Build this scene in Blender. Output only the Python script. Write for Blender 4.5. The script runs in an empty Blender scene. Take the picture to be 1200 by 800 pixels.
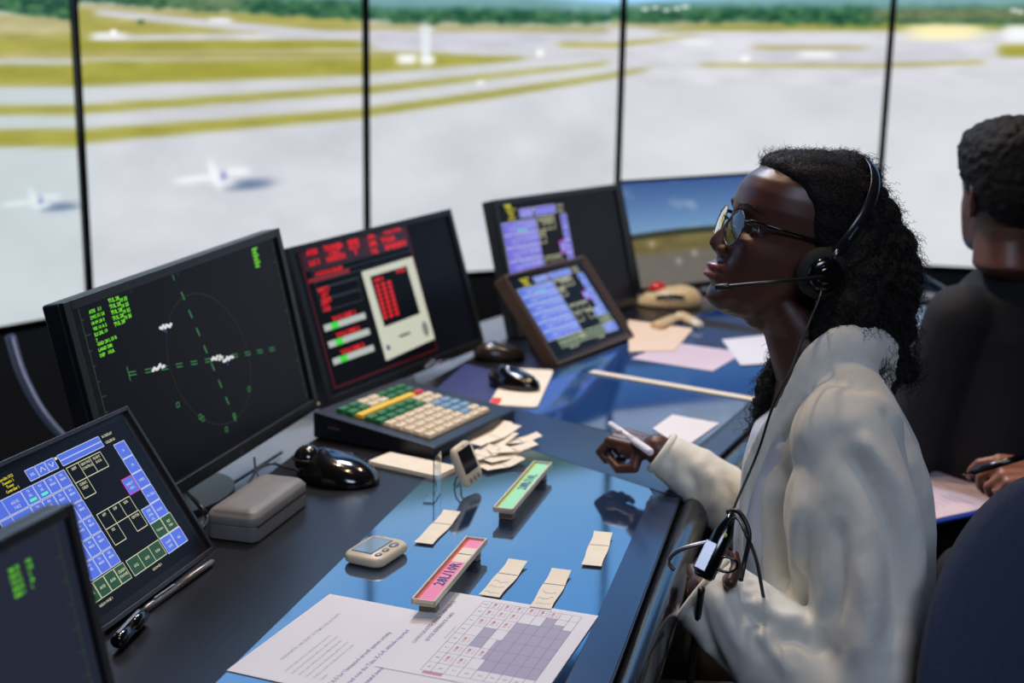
import bpy, math, random
import numpy as np
from mathutils import Vector, Matrix, noise
random.seed(7)
rng = np.random.default_rng(7)
S = bpy.context.scene
COL = S.collection
PI = math.pi
R = math.radians

# ------------------------------------------------------------------ camera model (1200 x 800 frame)
F_PX = 1500.0
PITCH = R(12.4); ROLL = R(1.0); EYE = Vector((0, 0, 1.40))
fw = Vector((0, math.cos(PITCH), -math.sin(PITCH))); rt0 = Vector((1, 0, 0)); up0 = rt0.cross(fw)
rt = rt0 * math.cos(ROLL) + up0 * math.sin(ROLL)
up = -rt0 * math.sin(ROLL) + up0 * math.cos(ROLL)
def ray(x, y): return fw + rt * ((x - 600) / F_PX) - up * ((y - 400) / F_PX)
def at_z(x, y, z=.75):
    v = ray(x, y); return EYE + v * ((z - EYE.z) / v.z)
def at_y(x, y, yy):
    v = ray(x, y); return EYE + v * (yy / v.y)
def at_d(x, y, d): return EYE + ray(x, y) * d

# ------------------------------------------------------------------ colours and materials
def lin(v):
    v /= 255.0
    return v / 12.92 if v <= .04045 else ((v + .055) / 1.055) ** 2.4
def rgb(r, g, b): return (lin(r), lin(g), lin(b), 1)
MATS = {}
def mat(name, col, rough=.5, metal=0.0, bump=None, vary=None, coat=0.0, spec=.5, ior=None, sheen=0.0):
    """col sRGB tuple; bump=(scale,strength,distance); vary=(scale,amount)"""
    if name in MATS: return MATS[name]
    m = bpy.data.materials.new(name); m.use_nodes = True
    nt = m.node_tree; b = nt.nodes['Principled BSDF']
    b.inputs['Base Color'].default_value = rgb(*col)
    b.inputs['Roughness'].default_value = rough
    b.inputs['Metallic'].default_value = metal
    b.inputs['Specular IOR Level'].default_value = spec
    if ior: b.inputs['IOR'].default_value = ior
    if coat: b.inputs['Coat Weight'].default_value = coat; b.inputs['Coat Roughness'].default_value = .08
    if sheen: b.inputs['Sheen Weight'].default_value = sheen; b.inputs['Sheen Roughness'].default_value = .5
    tc = nt.nodes.new('ShaderNodeTexCoord')
    if vary:
        n = nt.nodes.new('ShaderNodeTexNoise'); n.inputs['Scale'].default_value = vary[0]; n.inputs['Detail'].default_value = 4
        nt.links.new(tc.outputs['Object'], n.inputs['Vector'])
        r = nt.nodes.new('ShaderNodeMapRange'); r.inputs['From Min'].default_value = .3; r.inputs['From Max'].default_value = .7
        r.inputs['To Min'].default_value = 1 - vary[1]; r.inputs['To Max'].default_value = 1 + vary[1]
        nt.links.new(n.outputs['Fac'], r.inputs['Value'])
        mx = nt.nodes.new('ShaderNodeMix'); mx.data_type = 'RGBA'; mx.blend_type = 'MULTIPLY'; mx.inputs['Factor'].default_value = 1
        mx.inputs[6].default_value = rgb(*col)
        nt.links.new(r.outputs['Result'], mx.inputs[7]); nt.links.new(mx.outputs[2], b.inputs['Base Color'])
    if bump:
        n = nt.nodes.new('ShaderNodeTexNoise'); n.inputs['Scale'].default_value = bump[0]; n.inputs['Detail'].default_value = 3
        nt.links.new(tc.outputs['Object'], n.inputs['Vector'])
        bp = nt.nodes.new('ShaderNodeBump'); bp.inputs['Strength'].default_value = bump[1]; bp.inputs['Distance'].default_value = bump[2]
        nt.links.new(n.outputs['Fac'], bp.inputs['Height']); nt.links.new(bp.outputs['Normal'], b.inputs['Normal'])
    MATS[name] = m
    return m
def emat(col, k=1.0, gloss=True):
    """lit pixels of a display"""
    key = 'lit_%d_%d_%d_%d' % (*col, int(k * 100))
    if key in MATS: return MATS[key]
    m = bpy.data.materials.new(key); m.use_nodes = True
    b = m.node_tree.nodes['Principled BSDF']
    b.inputs['Base Color'].default_value = (.01, .01, .012, 1); b.inputs['Roughness'].default_value = .3
    b.inputs['Emission Color'].default_value = rgb(*col); b.inputs['Emission Strength'].default_value = k
    MATS[key] = m
    return m

# ------------------------------------------------------------------ mesh builder
class MB:
    def __init__(s): s.v = []; s.f = []; s.m = []; s.s = []
    def add(s, vs, fs, mi=0, smooth=False, M=None):
        o = len(s.v)
        s.v += [tuple(M @ Vector(p)) if M is not None else tuple(p) for p in vs]
        s.f += [tuple(i + o for i in f) for f in fs]
        s.m += [mi] * len(fs); s.s += [smooth] * len(fs)
        return s
    def box(s, c, d, mi=0, M=None):
        x, y, z = (k / 2 for k in d)
        vs = [(c[0] + a * x, c[1] + b * y, c[2] + e * z) for a in (-1, 1) for b in (-1, 1) for e in (-1, 1)]
        return s.add(vs, [(0, 1, 3, 2), (4, 6, 7, 5), (0, 4, 5, 1), (2, 3, 7, 6), (0, 2, 6, 4), (1, 5, 7, 3)], mi, False, M)
    def prism(s, poly, z0, z1, mi=0, M=None, smooth=False):
        n = len(poly)
        vs = [(p[0], p[1], z0) for p in poly] + [(p[0], p[1], z1) for p in poly]
        fs = [tuple(range(n - 1, -1, -1)), tuple(range(n, 2 * n))]
        o = len(s.v); s.add(vs, fs, mi, False, M)
        s.f += [(o + i, o + (i + 1) % n, o + n + (i + 1) % n, o + n + i) for i in range(n)]
        s.m += [mi] * n; s.s += [smooth] * n
        return s
    def tube(s, pts, rad, seg=12, mi=0, M=None, flat=None, ref=None):
        """closed tube; rad a number, list, or list of (a,b); flat scales the second axis"""
        pts = [Vector(p) for p in pts]; n = len(pts)
        rr = rad if isinstance(rad, (list, tuple)) else [rad] * n
        vs = []; prev = Vector(ref) if ref is not None else None
        for i, p in enumerate(pts):
            t = (pts[min(i + 1, n - 1)] - pts[max(i - 1, 0)]).normalized()
            if prev is None: prev = Vector((0, 0, 1)) if abs(t.z) < .9 else Vector((1, 0, 0))
            a = (prev - t * prev.dot(t))
            if a.length < 1e-6: a = t.orthogonal()
            a.normalize(); b = t.cross(a); prev = a
            ra, rb = rr[i] if isinstance(rr[i], (tuple, list)) else (rr[i], rr[i] * (flat or 1))
            for k in range(seg):
                q = 2 * PI * k / seg
                vs.append(p + a * (ra * math.cos(q)) + b * (rb * math.sin(q)))
        fs = [(i * seg + k, i * seg + (k + 1) % seg, (i + 1) * seg + (k + 1) % seg, (i + 1) * seg + k) for i in range(n - 1) for k in range(seg)]
        fs += [tuple(range(seg - 1, -1, -1)), tuple(range((n - 1) * seg, n * seg))]
        return s.add(vs, fs, mi, True, M)
    def ball(s, c, r, seg=16, rings=10, mi=0, M=None, axes=None):
        r3 = r if isinstance(r, (tuple, list)) else (r, r, r)
        ax = axes or (Vector((1, 0, 0)), Vector((0, 1, 0)), Vector((0, 0, 1)))
        c = Vector(c); vs = [c + ax[2] * r3[2]]
        for i in range(1, rings):
            t = PI * i / rings
            for k in range(seg):
                p = 2 * PI * k / seg
                vs.append(c + ax[0] * (r3[0] * math.sin(t) * math.cos(p)) + ax[1] * (r3[1] * math.sin(t) * math.sin(p)) + ax[2] * (r3[2] * math.cos(t)))
        vs.append(c - ax[2] * r3[2])
        fs = [(0, 1 + k, 1 + (k + 1) % seg) for k in range(seg)]
        for i in range(rings - 2):
            for k in range(seg):
                a = 1 + i * seg
                fs.append((a + k, a + seg + k, a + seg + (k + 1) % seg, a + (k + 1) % seg))
        a = 1 + (rings - 2) * seg
        fs += [(len(vs) - 1, a + (k + 1) % seg, a + k) for k in range(seg)]
        return s.add(vs, fs, mi, True, M)
    def cap(s, p, q, r0, r1=None, seg=14, mi=0):
        """tapered capsule"""
        r1 = r0 if r1 is None else r1
        p = Vector(p); q = Vector(q)
        s.tube([p, q], [r0, r1], seg, mi); s.ball(p, r0, seg, 8, mi); s.ball(q, r1, seg, 8, mi)
        return s
    def lathe(s, prof, seg=24, mi=0, M=None):
        """prof [(r,z)] bottom to top, closed at both ends"""
        n = len(prof); vs = [(r * math.cos(2 * PI * k / seg), r * math.sin(2 * PI * k / seg), z) for r, z in prof for k in range(seg)]
        fs = [(i * seg + k, i * seg + (k + 1) % seg, (i + 1) * seg + (k + 1) % seg, (i + 1) * seg + k) for i in range(n - 1) for k in range(seg)]
        fs += [tuple(range(seg - 1, -1, -1)), tuple(range((n - 1) * seg, n * seg))]
        return s.add(vs, fs, mi, True, M)
    def ring(s, c, ax, ay, a, b, r, seg=40, sub=8, mi=0):
        """elliptical torus"""
        c = Vector(c); ax = Vector(ax).normalized(); ay = Vector(ay).normalized(); az = ax.cross(ay)
        vs = []
        for i in range(seg):
            t = 2 * PI * i / seg; d = ax * math.cos(t) + ay * math.sin(t); p = c + ax * (a * math.cos(t)) + ay * (b * math.sin(t))
            for k in range(sub):
                q = 2 * PI * k / sub; vs.append(p + d * (r * math.cos(q)) + az * (r * math.sin(q)))
        fs = [(i * sub + k, ((i + 1) % seg) * sub + k, ((i + 1) % seg) * sub + (k + 1) % sub, i * sub + (k + 1) % sub) for i in range(seg) for k in range(sub)]
        return s.add(vs, fs, mi, True)
    def mesh(s, name):
        me = bpy.data.meshes.new(name); me.from_pydata([tuple(v) for v in s.v], [], s.f)
        me.polygons.foreach_set('material_index', s.m); me.polygons.foreach_set('use_smooth', s.s); me.update()
        return me
    def build(s, name, mats, parent=None, bevel=0, seg=2, fix=False):
        me = s.mesh(name)
        for m in (mats if isinstance(mats, (list, tuple)) else [mats]): me.materials.append(m)
        o = link(name, me, parent)
        if bevel:
            b = o.modifiers.new('bevel', 'BEVEL'); b.width = bevel; b.segments = seg; b.limit_method = 'ANGLE'; b.angle_limit = R(40)
            me.polygons.foreach_set('use_smooth', [True] * len(me.polygons))
            b.harden_normals = True
        return o
def link(name, data, parent=None):
    o = bpy.data.objects.new(name, data); COL.objects.link(o)
    if parent is not None: o.parent = parent
    return o
def tag(o, label=None, cat=None, group=None, kind=None):
    if label: o['label'] = label
    if cat: o['category'] = cat
    if group: o['group'] = group
    if kind: o['kind'] = kind
    return o
def thing(name, label, cat, M=None, group=None):
    o = link(name, None)
    if M is not None: o.matrix_world = M
    o.empty_display_size = .05
    return tag(o, label, cat, group)
def frame(o, x, y, z):
    M = Matrix((x, y, z)).transposed().to_4x4(); M.translation = Vector(o); return M
def frame_z(o, ang):
    """ang in radians, x axis on the desk plane"""
    M = Matrix.Rotation(ang, 4, 'Z'); M.translation = Vector(o); return M
def copy_tree(o, parent=None):
    c = o.copy(); COL.objects.link(c)
    if parent is not None: c.parent = parent
    for ch in list(o.children): copy_tree(ch, c)
    return c
def remesh(mb, voxel, smooth=0, factor=.5, disp=()):
    """union of closed shells into one continuous surface"""
    o = link('work', mb.mesh('work'))
    r = o.modifiers.new('r', 'REMESH'); r.mode = 'VOXEL'; r.voxel_size = voxel; r.use_smooth_shade = True
    if smooth:
        m = o.modifiers.new('s', 'SMOOTH'); m.factor = factor; m.iterations = smooth
    dg = bpy.context.evaluated_depsgraph_get()
    me = bpy.data.meshes.new_from_object(o.evaluated_get(dg))
    bpy.data.objects.remove(o)
    me.polygons.foreach_set('use_smooth', [True] * len(me.polygons))
    return me
def get_co(me):
    a = np.empty(len(me.vertices) * 3); me.vertices.foreach_get('co', a); return a.reshape(-1, 3)
def get_no(me):
    a = np.empty(len(me.vertices) * 3); me.vertices.foreach_get('normal', a); return a.reshape(-1, 3)
def set_co(me, a): me.vertices.foreach_set('co', a.ravel()); me.update()

# ------------------------------------------------------------------ lettering as geometry
_txt = {}
def text_geo(s, weight=.0):
    k = (s, weight)
    if k not in _txt:
        cu = bpy.data.curves.new('t', 'FONT'); cu.body = s; cu.size = 1; cu.resolution_u = 1; cu.offset = weight
        o = bpy.data.objects.new('t', cu); COL.objects.link(o)
        dg = bpy.context.evaluated_depsgraph_get()
        me = bpy.data.meshes.new_from_object(o.evaluated_get(dg))
        _txt[k] = ([(v.co.x, v.co.y) for v in me.vertices], [tuple(p.vertices) for p in me.polygons])
        bpy.data.objects.remove(o); bpy.data.meshes.remove(me); bpy.data.curves.remove(cu)
    return _txt[k]
class Canvas:
    """flat artwork laid on a plane: origin o, right axis a (length w), up axis u (length h), outward normal n"""
    def __init__(s, o, a, u, n, w, h): s.o = Vector(o); s.a = Vector(a); s.u = Vector(u); s.n = Vector(n); s.w = w; s.h = h; s.mb = MB(); s.mats = []; s.lay = .0003
    def mi(s, m):
        if m not in s.mats: s.mats.append(m)
        return s.mats.index(m)
    def P(s, x, y, l=1): return s.o + s.a * (x * s.w) + s.u * (y * s.h) + s.n * (s.lay * l)
    def rect(s, x0, y0, x1, y1, m, l=1): s.mb.add([s.P(x0, y0, l), s.P(x1, y0, l), s.P(x1, y1, l), s.P(x0, y1, l)], [(0, 1, 2, 3)], s.mi(m))
    def poly(s, pts, m, l=1): s.mb.add([s.P(x, y, l) for x, y in pts], [tuple(range(len(pts)))], s.mi(m))
    def line(s, x0, y0, x1, y1, t, m, l=1):
        """t thickness in metres"""
        p = Vector((x0 * s.w, y0 * s.h)); q = Vector((x1 * s.w, y1 * s.h)); d = (q - p).normalized(); k = Vector((-d.y, d.x)) * t / 2
        s.mb.add([s.o + s.a * c.x + s.u * c.y + s.n * (s.lay * l) for c in (p - k, q - k, q + k, p + k)], [(0, 1, 2, 3)], s.mi(m))
    def frame(s, x0, y0, x1, y1, t, m, l=1):
        for a in ((x0, y0, x1, y0), (x1, y0, x1, y1), (x1, y1, x0, y1), (x0, y1, x0, y0)): s.line(*a, t, m, l)
    def text(s, body, x, y, h, m, l=2, align='c', weight=.0, sx=1.0):
        """h cap height in metres; x,y anchor (bottom centre/left) as fractions"""
        v, f = text_geo(body, weight)
        if not v: return
        k = h / .7; x0 = min(p[0] for p in v); x1 = max(p[0] for p in v)
        off = -(x0 + x1) / 2 if align == 'c' else (-x0 if align == 'l' else -x1)
        b = s.P(x, y, l)
        s.mb.add([b + s.a * ((p[0] + off) * k * sx) + s.u * (p[1] * k) for p in v], f, s.mi(m))
    def ellipse(s, x, y, rx, ry, m, l=1, n=20): s.poly([(x + rx / s.w * math.cos(2 * PI * i / n), y + ry / s.h * math.sin(2 * PI * i / n)) for i in range(n)], m, l)
    def bars(s, x0, y, x1, h, m, l=2, gap=.25, unit=None):
        """a row of short dashes standing for a line of unreadably small type"""
        unit = unit or h * 1.6
        x = x0
        while x < x1:
            w = unit / s.w * random.uniform(.5, 1.5); e = min(x + w, x1)
            s.rect(x, y, e, y + h / s.h, m, l); x = e + unit / s.w * gap

# ------------------------------------------------------------------ materials
M_black = mat('black_plastic', (22, 23, 26), .42, bump=(900, .15, .0003))
M_blackg = mat('black_gloss_plastic', (12, 12, 14), .16, coat=.3)
M_bezel = mat('dark_bezel', (30, 31, 36), .38)
M_dark = mat('dark_interior', (14, 14, 16), .7)
M_brownb = mat('brown_black_bezel', (58, 46, 46), .38)
M_cream = mat('cream_plastic', (206, 196, 172), .4, vary=(30, .05))
M_case = mat('grey_vinyl_case', (120, 118, 116), .55, bump=(1500, .3, .0004), vary=(40, .08))
M_paper = mat('white_paper', (222, 222, 226), .75, vary=(6, .03))
M_manila = mat('cream_card', (230, 222, 200), .7, vary=(40, .04))
M_steel = mat('steel', (150, 152, 158), .38, 1.0)
M_ink = mat('black_ink', (40, 42, 60), .7)
M_inkblue = mat('blue_ink', (70, 92, 150), .7)
M_inkgrey = mat('grey_ink', (150, 152, 170), .7)
M_desk = mat('dark_laminate', (17, 16, 19), .30, bump=(500, .12, .0003), vary=(9, .15))
M_shelf = mat('grey_shelf', (120, 130, 142), .4, vary=(5, .06))
M_edge = mat('edge_moulding', (20, 22, 28), .2, vary=(60, .2), coat=.4)
M_base = mat('console_cabinet', (20, 20, 23), .5, vary=(4, .15))

# glossy glass worktop inlay
def make_inlay(name='glass_worktop', base=(30, 50, 78), tint=(.9, .96, 1, 1)):
    m = bpy.data.materials.new(name); m.use_nodes = True; nt = m.node_tree; b = nt.nodes['Principled BSDF']
    b.inputs['Base Color'].default_value = rgb(*base); b.inputs['Roughness'].default_value = .09; b.inputs['IOR'].default_value = 4.6; b.inputs['Specular Tint'].default_value = tint
    tc = nt.nodes.new('ShaderNodeTexCoord'); n = nt.nodes.new('ShaderNodeTexNoise'); n.inputs['Scale'].default_value = 6; n.inputs['Detail'].default_value = 5
    nt.links.new(tc.outputs['Object'], n.inputs['Vector'])
    r = nt.nodes.new('ShaderNodeMapRange'); r.inputs['To Min'].default_value = .04; r.inputs['To Max'].default_value = .09
    nt.links.new(n.outputs['Fac'], r.inputs['Value']); nt.links.new(r.outputs['Result'], b.inputs['Roughness'])
    return m
M_inlay = make_inlay(); M_inlay2 = make_inlay('glass_reflection_tint', (30, 66, 122), (.70, .86, 1, 1))  # far glass coloured blue to stand in for the reflected screen sky
M_border = mat('blue_black_border', (22, 36, 66), .24, ior=1.9, vary=(12, .1)); M_border.node_tree.nodes['Principled BSDF'].inputs['Specular Tint'].default_value = (.5, .72, 1, 1)
# ------------------------------------------------------------------ room shell
def struct(name, mb, m): return tag(mb.build(name, m), kind='structure')
M_carpet = mat('carpet', (52, 50, 44), .95, bump=(400, .6, .004), vary=(3, .2))
M_wall = mat('dark_wall_paint', (26, 28, 32), .8, bump=(60, .1, .001))
M_ceil = mat('dark_ceiling', (30, 32, 38), .9, bump=(80, .3, .002))
struct('floor', MB().box((0, 1.4, -.05), (9.4, 10.8, .1)), M_carpet)
struct('ceiling', MB().box((0, 1.4, 3.05), (9.4, 10.8, .1)), M_ceil)
struct('wall_back', MB().box((0, 6.75, 1.5), (9.4, .1, 3.0)), M_wall)
struct('wall_front', MB().box((0, -3.95, 1.5), (9.4, .1, 3.0)), M_wall)
struct('wall_left', MB().box((-4.65, 1.4, 1.5), (.1, 10.6, 3.0)), M_wall)
struct('wall_right', MB().box((4.65, 1.4, 1.5), (.1, 10.6, 3.0)), M_wall)
struct('baseboard_back', MB().box((0, 6.69, .05), (9.2, .02, .1)), M_black)

# ------------------------------------------------------------------ video wall: what the panels show
def nz(x, y, sc, seed=0, oct=3):
    """value noise, vectorised"""
    out = np.zeros_like(x); amp = 1; tot = 0
    for o in range(oct):
        X = x / sc + 17.3 * seed + 100; Y = y / sc + 9.1 * seed + 100
        xi = np.floor(X).astype(np.int64); yi = np.floor(Y).astype(np.int64); fx = X - xi; fy = Y - yi
        fx = fx * fx * (3 - 2 * fx); fy = fy * fy * (3 - 2 * fy)
        def h(a, b):
            n = (a * 374761393 + b * 668265263 + seed * 1274126177) & 0xffffffff
            n = ((n ^ (n >> 13)) * 1274126177) & 0xffffffff
            return ((n ^ (n >> 16)) & 0xffff) / 65535.0
        v = (h(xi, yi) * (1 - fx) + h(xi + 1, yi) * fx) * (1 - fy) + (h(xi, yi + 1) * (1 - fx) + h(xi + 1, yi + 1) * fx) * fy
        out += v * amp; tot += amp; amp *= .5; sc *= .5
    return out / tot - .5
def sm(d, w): return 1 / (1 + np.exp(-np.clip(d / w, -30, 30)))
def airfield(x, y):
    """picture of the airfield as (n,3) sRGB, in panorama pixels (x right, y down)"""
    C = np.empty(x.shape + (3,))
    def paint(mask, col):
        nonlocal C
        C = C * (1 - mask[..., None]) + np.array(col, float) * mask[..., None]
    g = nz(x, y * 1.6, 70, 1, 4)
    C[...] = (212, 214, 221)
    C += (g * 30)[..., None]
    paint(sm(110 - x, 12) * .5, (190, 208, 210))
    paint(sm(x - 720, 10) * .5 * sm(y - 110, 20), (224, 228, 230))
    GR = (166, 162, 66); GT = (176, 168, 92); tan = (188, 176, 124)
    def band(xs, top, bot, col, w=1.2, x0=None, x1=None, a=1, vary=30):
        t = np.interp(x, xs, top); b = np.interp(x, xs, bot)
        m = sm(y - t, w) * sm(b - y, w)
        if x0 is not None: m = m * sm(x - x0, 3)
        if x1 is not None: m = m * sm(x1 - x, 4)
        c = np.array(col, float) + (nz(x, y * 4, 40, 5) * vary)[..., None]
        nonlocal C
        C = C * (1 - (m * a)[..., None]) + c * (m * a)[..., None]
    # far ground up to the trees
    band([-400, 90, 91, 427, 428, 715, 716, 1030, 1400], [15, 15, 4, 18, 26, 30, 24, 26, 28], [66, 66, 66, 66, 60, 44, 40, 34, 34], (186, 178, 128), vary=40)
    band([-400, 90, 91, 427], [40, 40, 12, 20], [64, 64, 64, 60], (172, 166, 84), x1=420)
    # runways and taxiways
    W = (212, 212, 220)
    band([100, 427, 600, 760, 1030], [9, 40, 52, 50, 44], [17, 52, 66, 62, 50], W, x0=112)
    band([100, 427, 720], [42, 36, 40], [48, 48, 52], W, x0=108)
    band([427, 520, 1400], [36, 40, 38], [60, 60, 58], (204, 204, 216), x0=440)
    band([-400, 0, 427, 428, 720, 900], [62, 62, 56, 58, 48, 46], [74, 74, 68, 68, 72, 70], W)
    band([700, 760, 1030, 1400], [30, 34, 35, 35], [76, 100, 100, 100], (216, 216, 224), x0=712)
    band([760, 830, 1020], [38, 30, 26], [38, 36, 36], (162, 160, 70), x0=770)
    # grass strips
    band([-400, 0, 90, 105, 424, 432, 520, 617], [75, 75, 75, 71, 68, 66, 64, 67], [101, 101, 101, 101, 88, 86, 79, 70], GR, x1=615)
    band([105, 424], [49, 47], [61, 57], GR, x1=424)
    band([430, 520], [60, 62], [68, 66], GT, x1=525)
    band([-400, 0, 90, 105, 424, 432, 625, 720], [123, 123, 123, 122, 101, 101, 81, 71], [135, 135, 135, 133, 109, 110, 86, 75], GR, x1=712)
    band([-400, 0, 90, 105, 427, 432, 570, 715, 765], [151, 151, 151, 151, 127, 126, 107, 86, 78], [172, 172, 172, 167, 138, 136, 116, 92, 81], GR, x1=760)
    band([560, 620, 720, 800], [50, 49, 50, 42], [54, 55, 56, 45], (176, 168, 84), x0=655, x1=815)
    band([880, 1030], [54, 55], [58, 58], (170, 162, 80), x0=882, x1=1016)
    band([817, 1016, 1160], [74, 75, 70], [78, 79, 75], (176, 168, 90), x0=820, x1=1152)
    band([870, 1160], [62, 58], [72, 72], (196, 196, 208), x0=880, x1=1130, a=.6)
    band([1165, 1400], [52, 50], [66, 72], GR, x0=1170)
    # trees, hills and sky
    xs = [-400, 0, 89, 91, 200, 427, 428, 560, 715, 716, 800, 1030, 1400]
    tb = np.interp(x, xs, [10, 15, 22, 2, 10, 23, 25, 29, 28, 26, 26, 30, 32]) + nz(x, y * 0, 14, 3) * 8
    tt = np.interp(x, xs, [-14, -10, -6, -14, -8, 2, 10, 10, 14, 10, 8, 8, 6]) + nz(x, y * 0, 22, 4) * 6
    m = sm(tb - y, 1.2)
    k = nz(x, y * 1.5, 9, 6, 3)
    tr = np.array((46, 96, 62), float) + (k * 90)[..., None] * np.array((1, 1, .6))
    C = C * (1 - m[..., None]) + tr * m[..., None]
    paint(sm(x - 1020, 5) * sm(24 - y, 2) * sm(y - 9, 2) * .6, (150, 140, 96))
    paint(sm(x - 200, 60) * sm(x - 200, 60) * sm(280 - x, 8) * sm(9 - y, 2) * .8, (196, 176, 128))
    m = sm(tt - y, 2.5); hill = np.array((128, 172, 178), float) + (nz(x, y * 2, 60, 8) * 30)[..., None]
    C = C * (1 - m[..., None]) + hill * m[..., None]
    for cx, cy in ((756, 11), (768, 9), (781, 12), (793, 10), (803, 8), (1188, 12), (1196, 14)): paint(np.exp(-((x - cx) / 4) ** 2 - ((y - cy) / 2) ** 2), (250, 250, 250))
    hz_ = np.interp(x, [-400, 0, 430, 600, 720, 850, 1200, 1600], [-46, -42, -26, -6, 3, -3, -12, -20])
    sky = np.empty_like(C); e = np.clip((hz_ - y) / 330, 0, 1)[..., None]
    sky[...] = np.array((168, 232, 292)) * (1 - e) + np.array((112, 196, 290)) * e
    cl = np.clip(nz(x, y * 2.2, 190, 11, 5) * 3.2 + .1, 0, 1)[..., None] * (1 - .5 * e)
    sky = (sky * (1 - cl * .5) + np.array((225, 250, 290)) * cl * .5)
    m = sm(hz_ - y, 1.5)[..., None]; C = C * (1 - m) + sky * m
    # buildings, tower, parked things
    def blob(cx, cy, rx, ry, col, a=1, p=4): paint(a * np.exp(-(np.abs((x - cx) / rx) ** p + np.abs((y - cy) / ry) ** p)), col)
    blob(499, 52, 6, 24, (232, 236, 240)); blob(499, 34, 9, 3, (225, 228, 232)); blob(477, 69, 13, 6, (250, 250, 250)); blob(501, 70, 9, 5, (250, 250, 250))
    blob(128, 42, 22, 5, (240, 240, 242), .9); blob(133, 38, 4, 4, (255, 255, 255)); blob(633, 62, 5, 5, (250, 250, 250)); blob(563, 97, 5, 3, (245, 248, 248))
    blob(957, 64, 22, 5, (242, 242, 244)); blob(817, 49, 20, 5, (236, 238, 242)); blob(873, 69, 6, 4, (250, 250, 250)); blob(258, 24, 14, 4, (232, 232, 236))
    blob(1107, 38, 46, 10, (255, 246, 200)); blob(1107, 34, 44, 4, (255, 240, 170), .6); blob(1196, 39, 22, 10, (248, 250, 252))
    for cx in (170, 180): blob(165, 26, 4, 3, (90, 120, 60), .8)
    # two parked aircraft seen from above and behind
    def plane(cx, cy, k, tint):
        paint(.95 * np.exp(-(((x - cx - 40 * k) / (30 * k)) ** 2 + ((y - cy - 11 * k + (x - cx - 40 * k) * .08) / (6.5 * k)) ** 2) ** 1.6), (104, 122, 154))
        paint(np.exp(-(((x - cx + 22 * k) / (26 * k)) ** 4 + ((y - cy - 2 * k + (x - cx) * .12) / (4.5 * k)) ** 2)), tint)
        paint(np.exp(-(((x - cx - 24 * k) / (17 * k)) ** 4 + ((y - cy + 3 * k + (x - cx) * .03) / (5 * k)) ** 2)), tint)
        paint(np.exp(-((((x - cx) - (y - cy) * .35) / (6.5 * k)) ** 2 + ((y - cy) / (17 * k)) ** 2) ** 1.6), tint)
        paint(np.exp(-(((x - cx - 10 * k) / (15 * k)) ** 2 + ((y - cy - 9 * k) / (4 * k)) ** 2) ** 1.3), tint)
        paint(.8 * np.exp(-(((x - cx - 10 * k) / (4 * k)) ** 2 + ((y - cy - 1 * k) / (5 * k)) ** 2)), (120, 110, 190))
    plane(252, 205, 1.0, (246, 248, 252)); plane(40, 234, .78, (222, 238, 240))
    return np.clip(C, 0, 400)
M_vw = bpy.data.materials.new('video_wall_picture'); M_vw.use_nodes = True
_b = M_vw.node_tree.nodes['Principled BSDF']; _b.inputs['Base Color'].default_value = (.01, .01, .01, 1); _b.inputs['Roughness'].default_value = .5
_a = M_vw.node_tree.nodes.new('ShaderNodeVertexColor'); _a.layer_name = 'picture'
M_vw.node_tree.links.new(_a.outputs['Color'], _b.inputs['Emission Color']); _b.inputs['Emission Strength'].default_value = 1.0
def picture_mesh(name, o, a, u, w, h, nx, ny, fn, gain=1.0, ydist=None):
    """grid carrying a display picture; fn(points Nx3, s, t) -> sRGB"""
    s, t = np.meshgrid(np.linspace(0, 1, nx + 1), (np.linspace(0, 1, ny + 1)) if ydist is None else ydist)
    P = np.array(o)[None, None] + s[..., None] * np.array(a) * w + t[..., None] * np.array(u) * h
    ny = P.shape[0] - 1
    c = fn(P, s, t) / 255.0
    c = np.where(c <= .04045, c / 12.92, ((c + .055) / 1.055) ** 2.4) * gain
    me = bpy.data.meshes.new(name)
    idx = np.arange((nx + 1) * (ny + 1)).reshape(ny + 1, nx + 1)
    f = np.stack([idx[:-1, :-1], idx[:-1, 1:], idx[1:, 1:], idx[1:, :-1]], -1).reshape(-1, 4)
    me.from_pydata(P.reshape(-1, 3).tolist(), [], f.tolist())
    ca = me.color_attributes.new('picture', 'FLOAT_COLOR', 'POINT')
    rgba = np.ones(((nx + 1) * (ny + 1), 4)); rgba[:, :3] = c.reshape(-1, 3)
    ca.data.foreach_set('color', rgba.ravel()); me.update()
    return me
fwn, rtn, upn, en = (np.array(v) for v in (fw, rt, up, EYE))
def panorama_xy(P):
    v = P - en; d = np.maximum(v @ fwn, .05)
    return 600 + F_PX * (v @ rtn) / d, 400 - F_PX * (v @ upn) / d
# panel joints on the floor plan, going round the room
J = [Vector((-1.2, 3.57, 0)), Vector((-.483, 4.195, 0)), Vector((.372, 4.64, 0)), Vector((1.345, 4.74, 0))]
PW = .95
for a in (56, 72): J.insert(0, J[0] - Vector((math.cos(R(a)), math.sin(R(a)), 0)) * PW)
for a in (-12, -30, -48): J.append(J[-1] + Vector((math.cos(R(a)), math.sin(R(a)), 0)) * PW)
Z0, Z1 = .675, 2.36
names = {1: 'tall wall display at far left edge of photo, showing grey apron with small pale aircraft',
         2: 'tall wall display behind the radar screen, showing white parked aircraft with shadow',
         3: 'tall wall display showing a small white control tower beside runways',
         4: 'tall wall display behind the seated woman, its upper part showing crossing runways',
         5: 'tall wall display at right, showing a yellow-lit building on the airfield',
         0: 'tall wall display beyond the left edge of the frame', 6: 'tall wall display beyond the right edge of the frame',
         7: 'last tall wall display round the right side of the room'}
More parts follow.
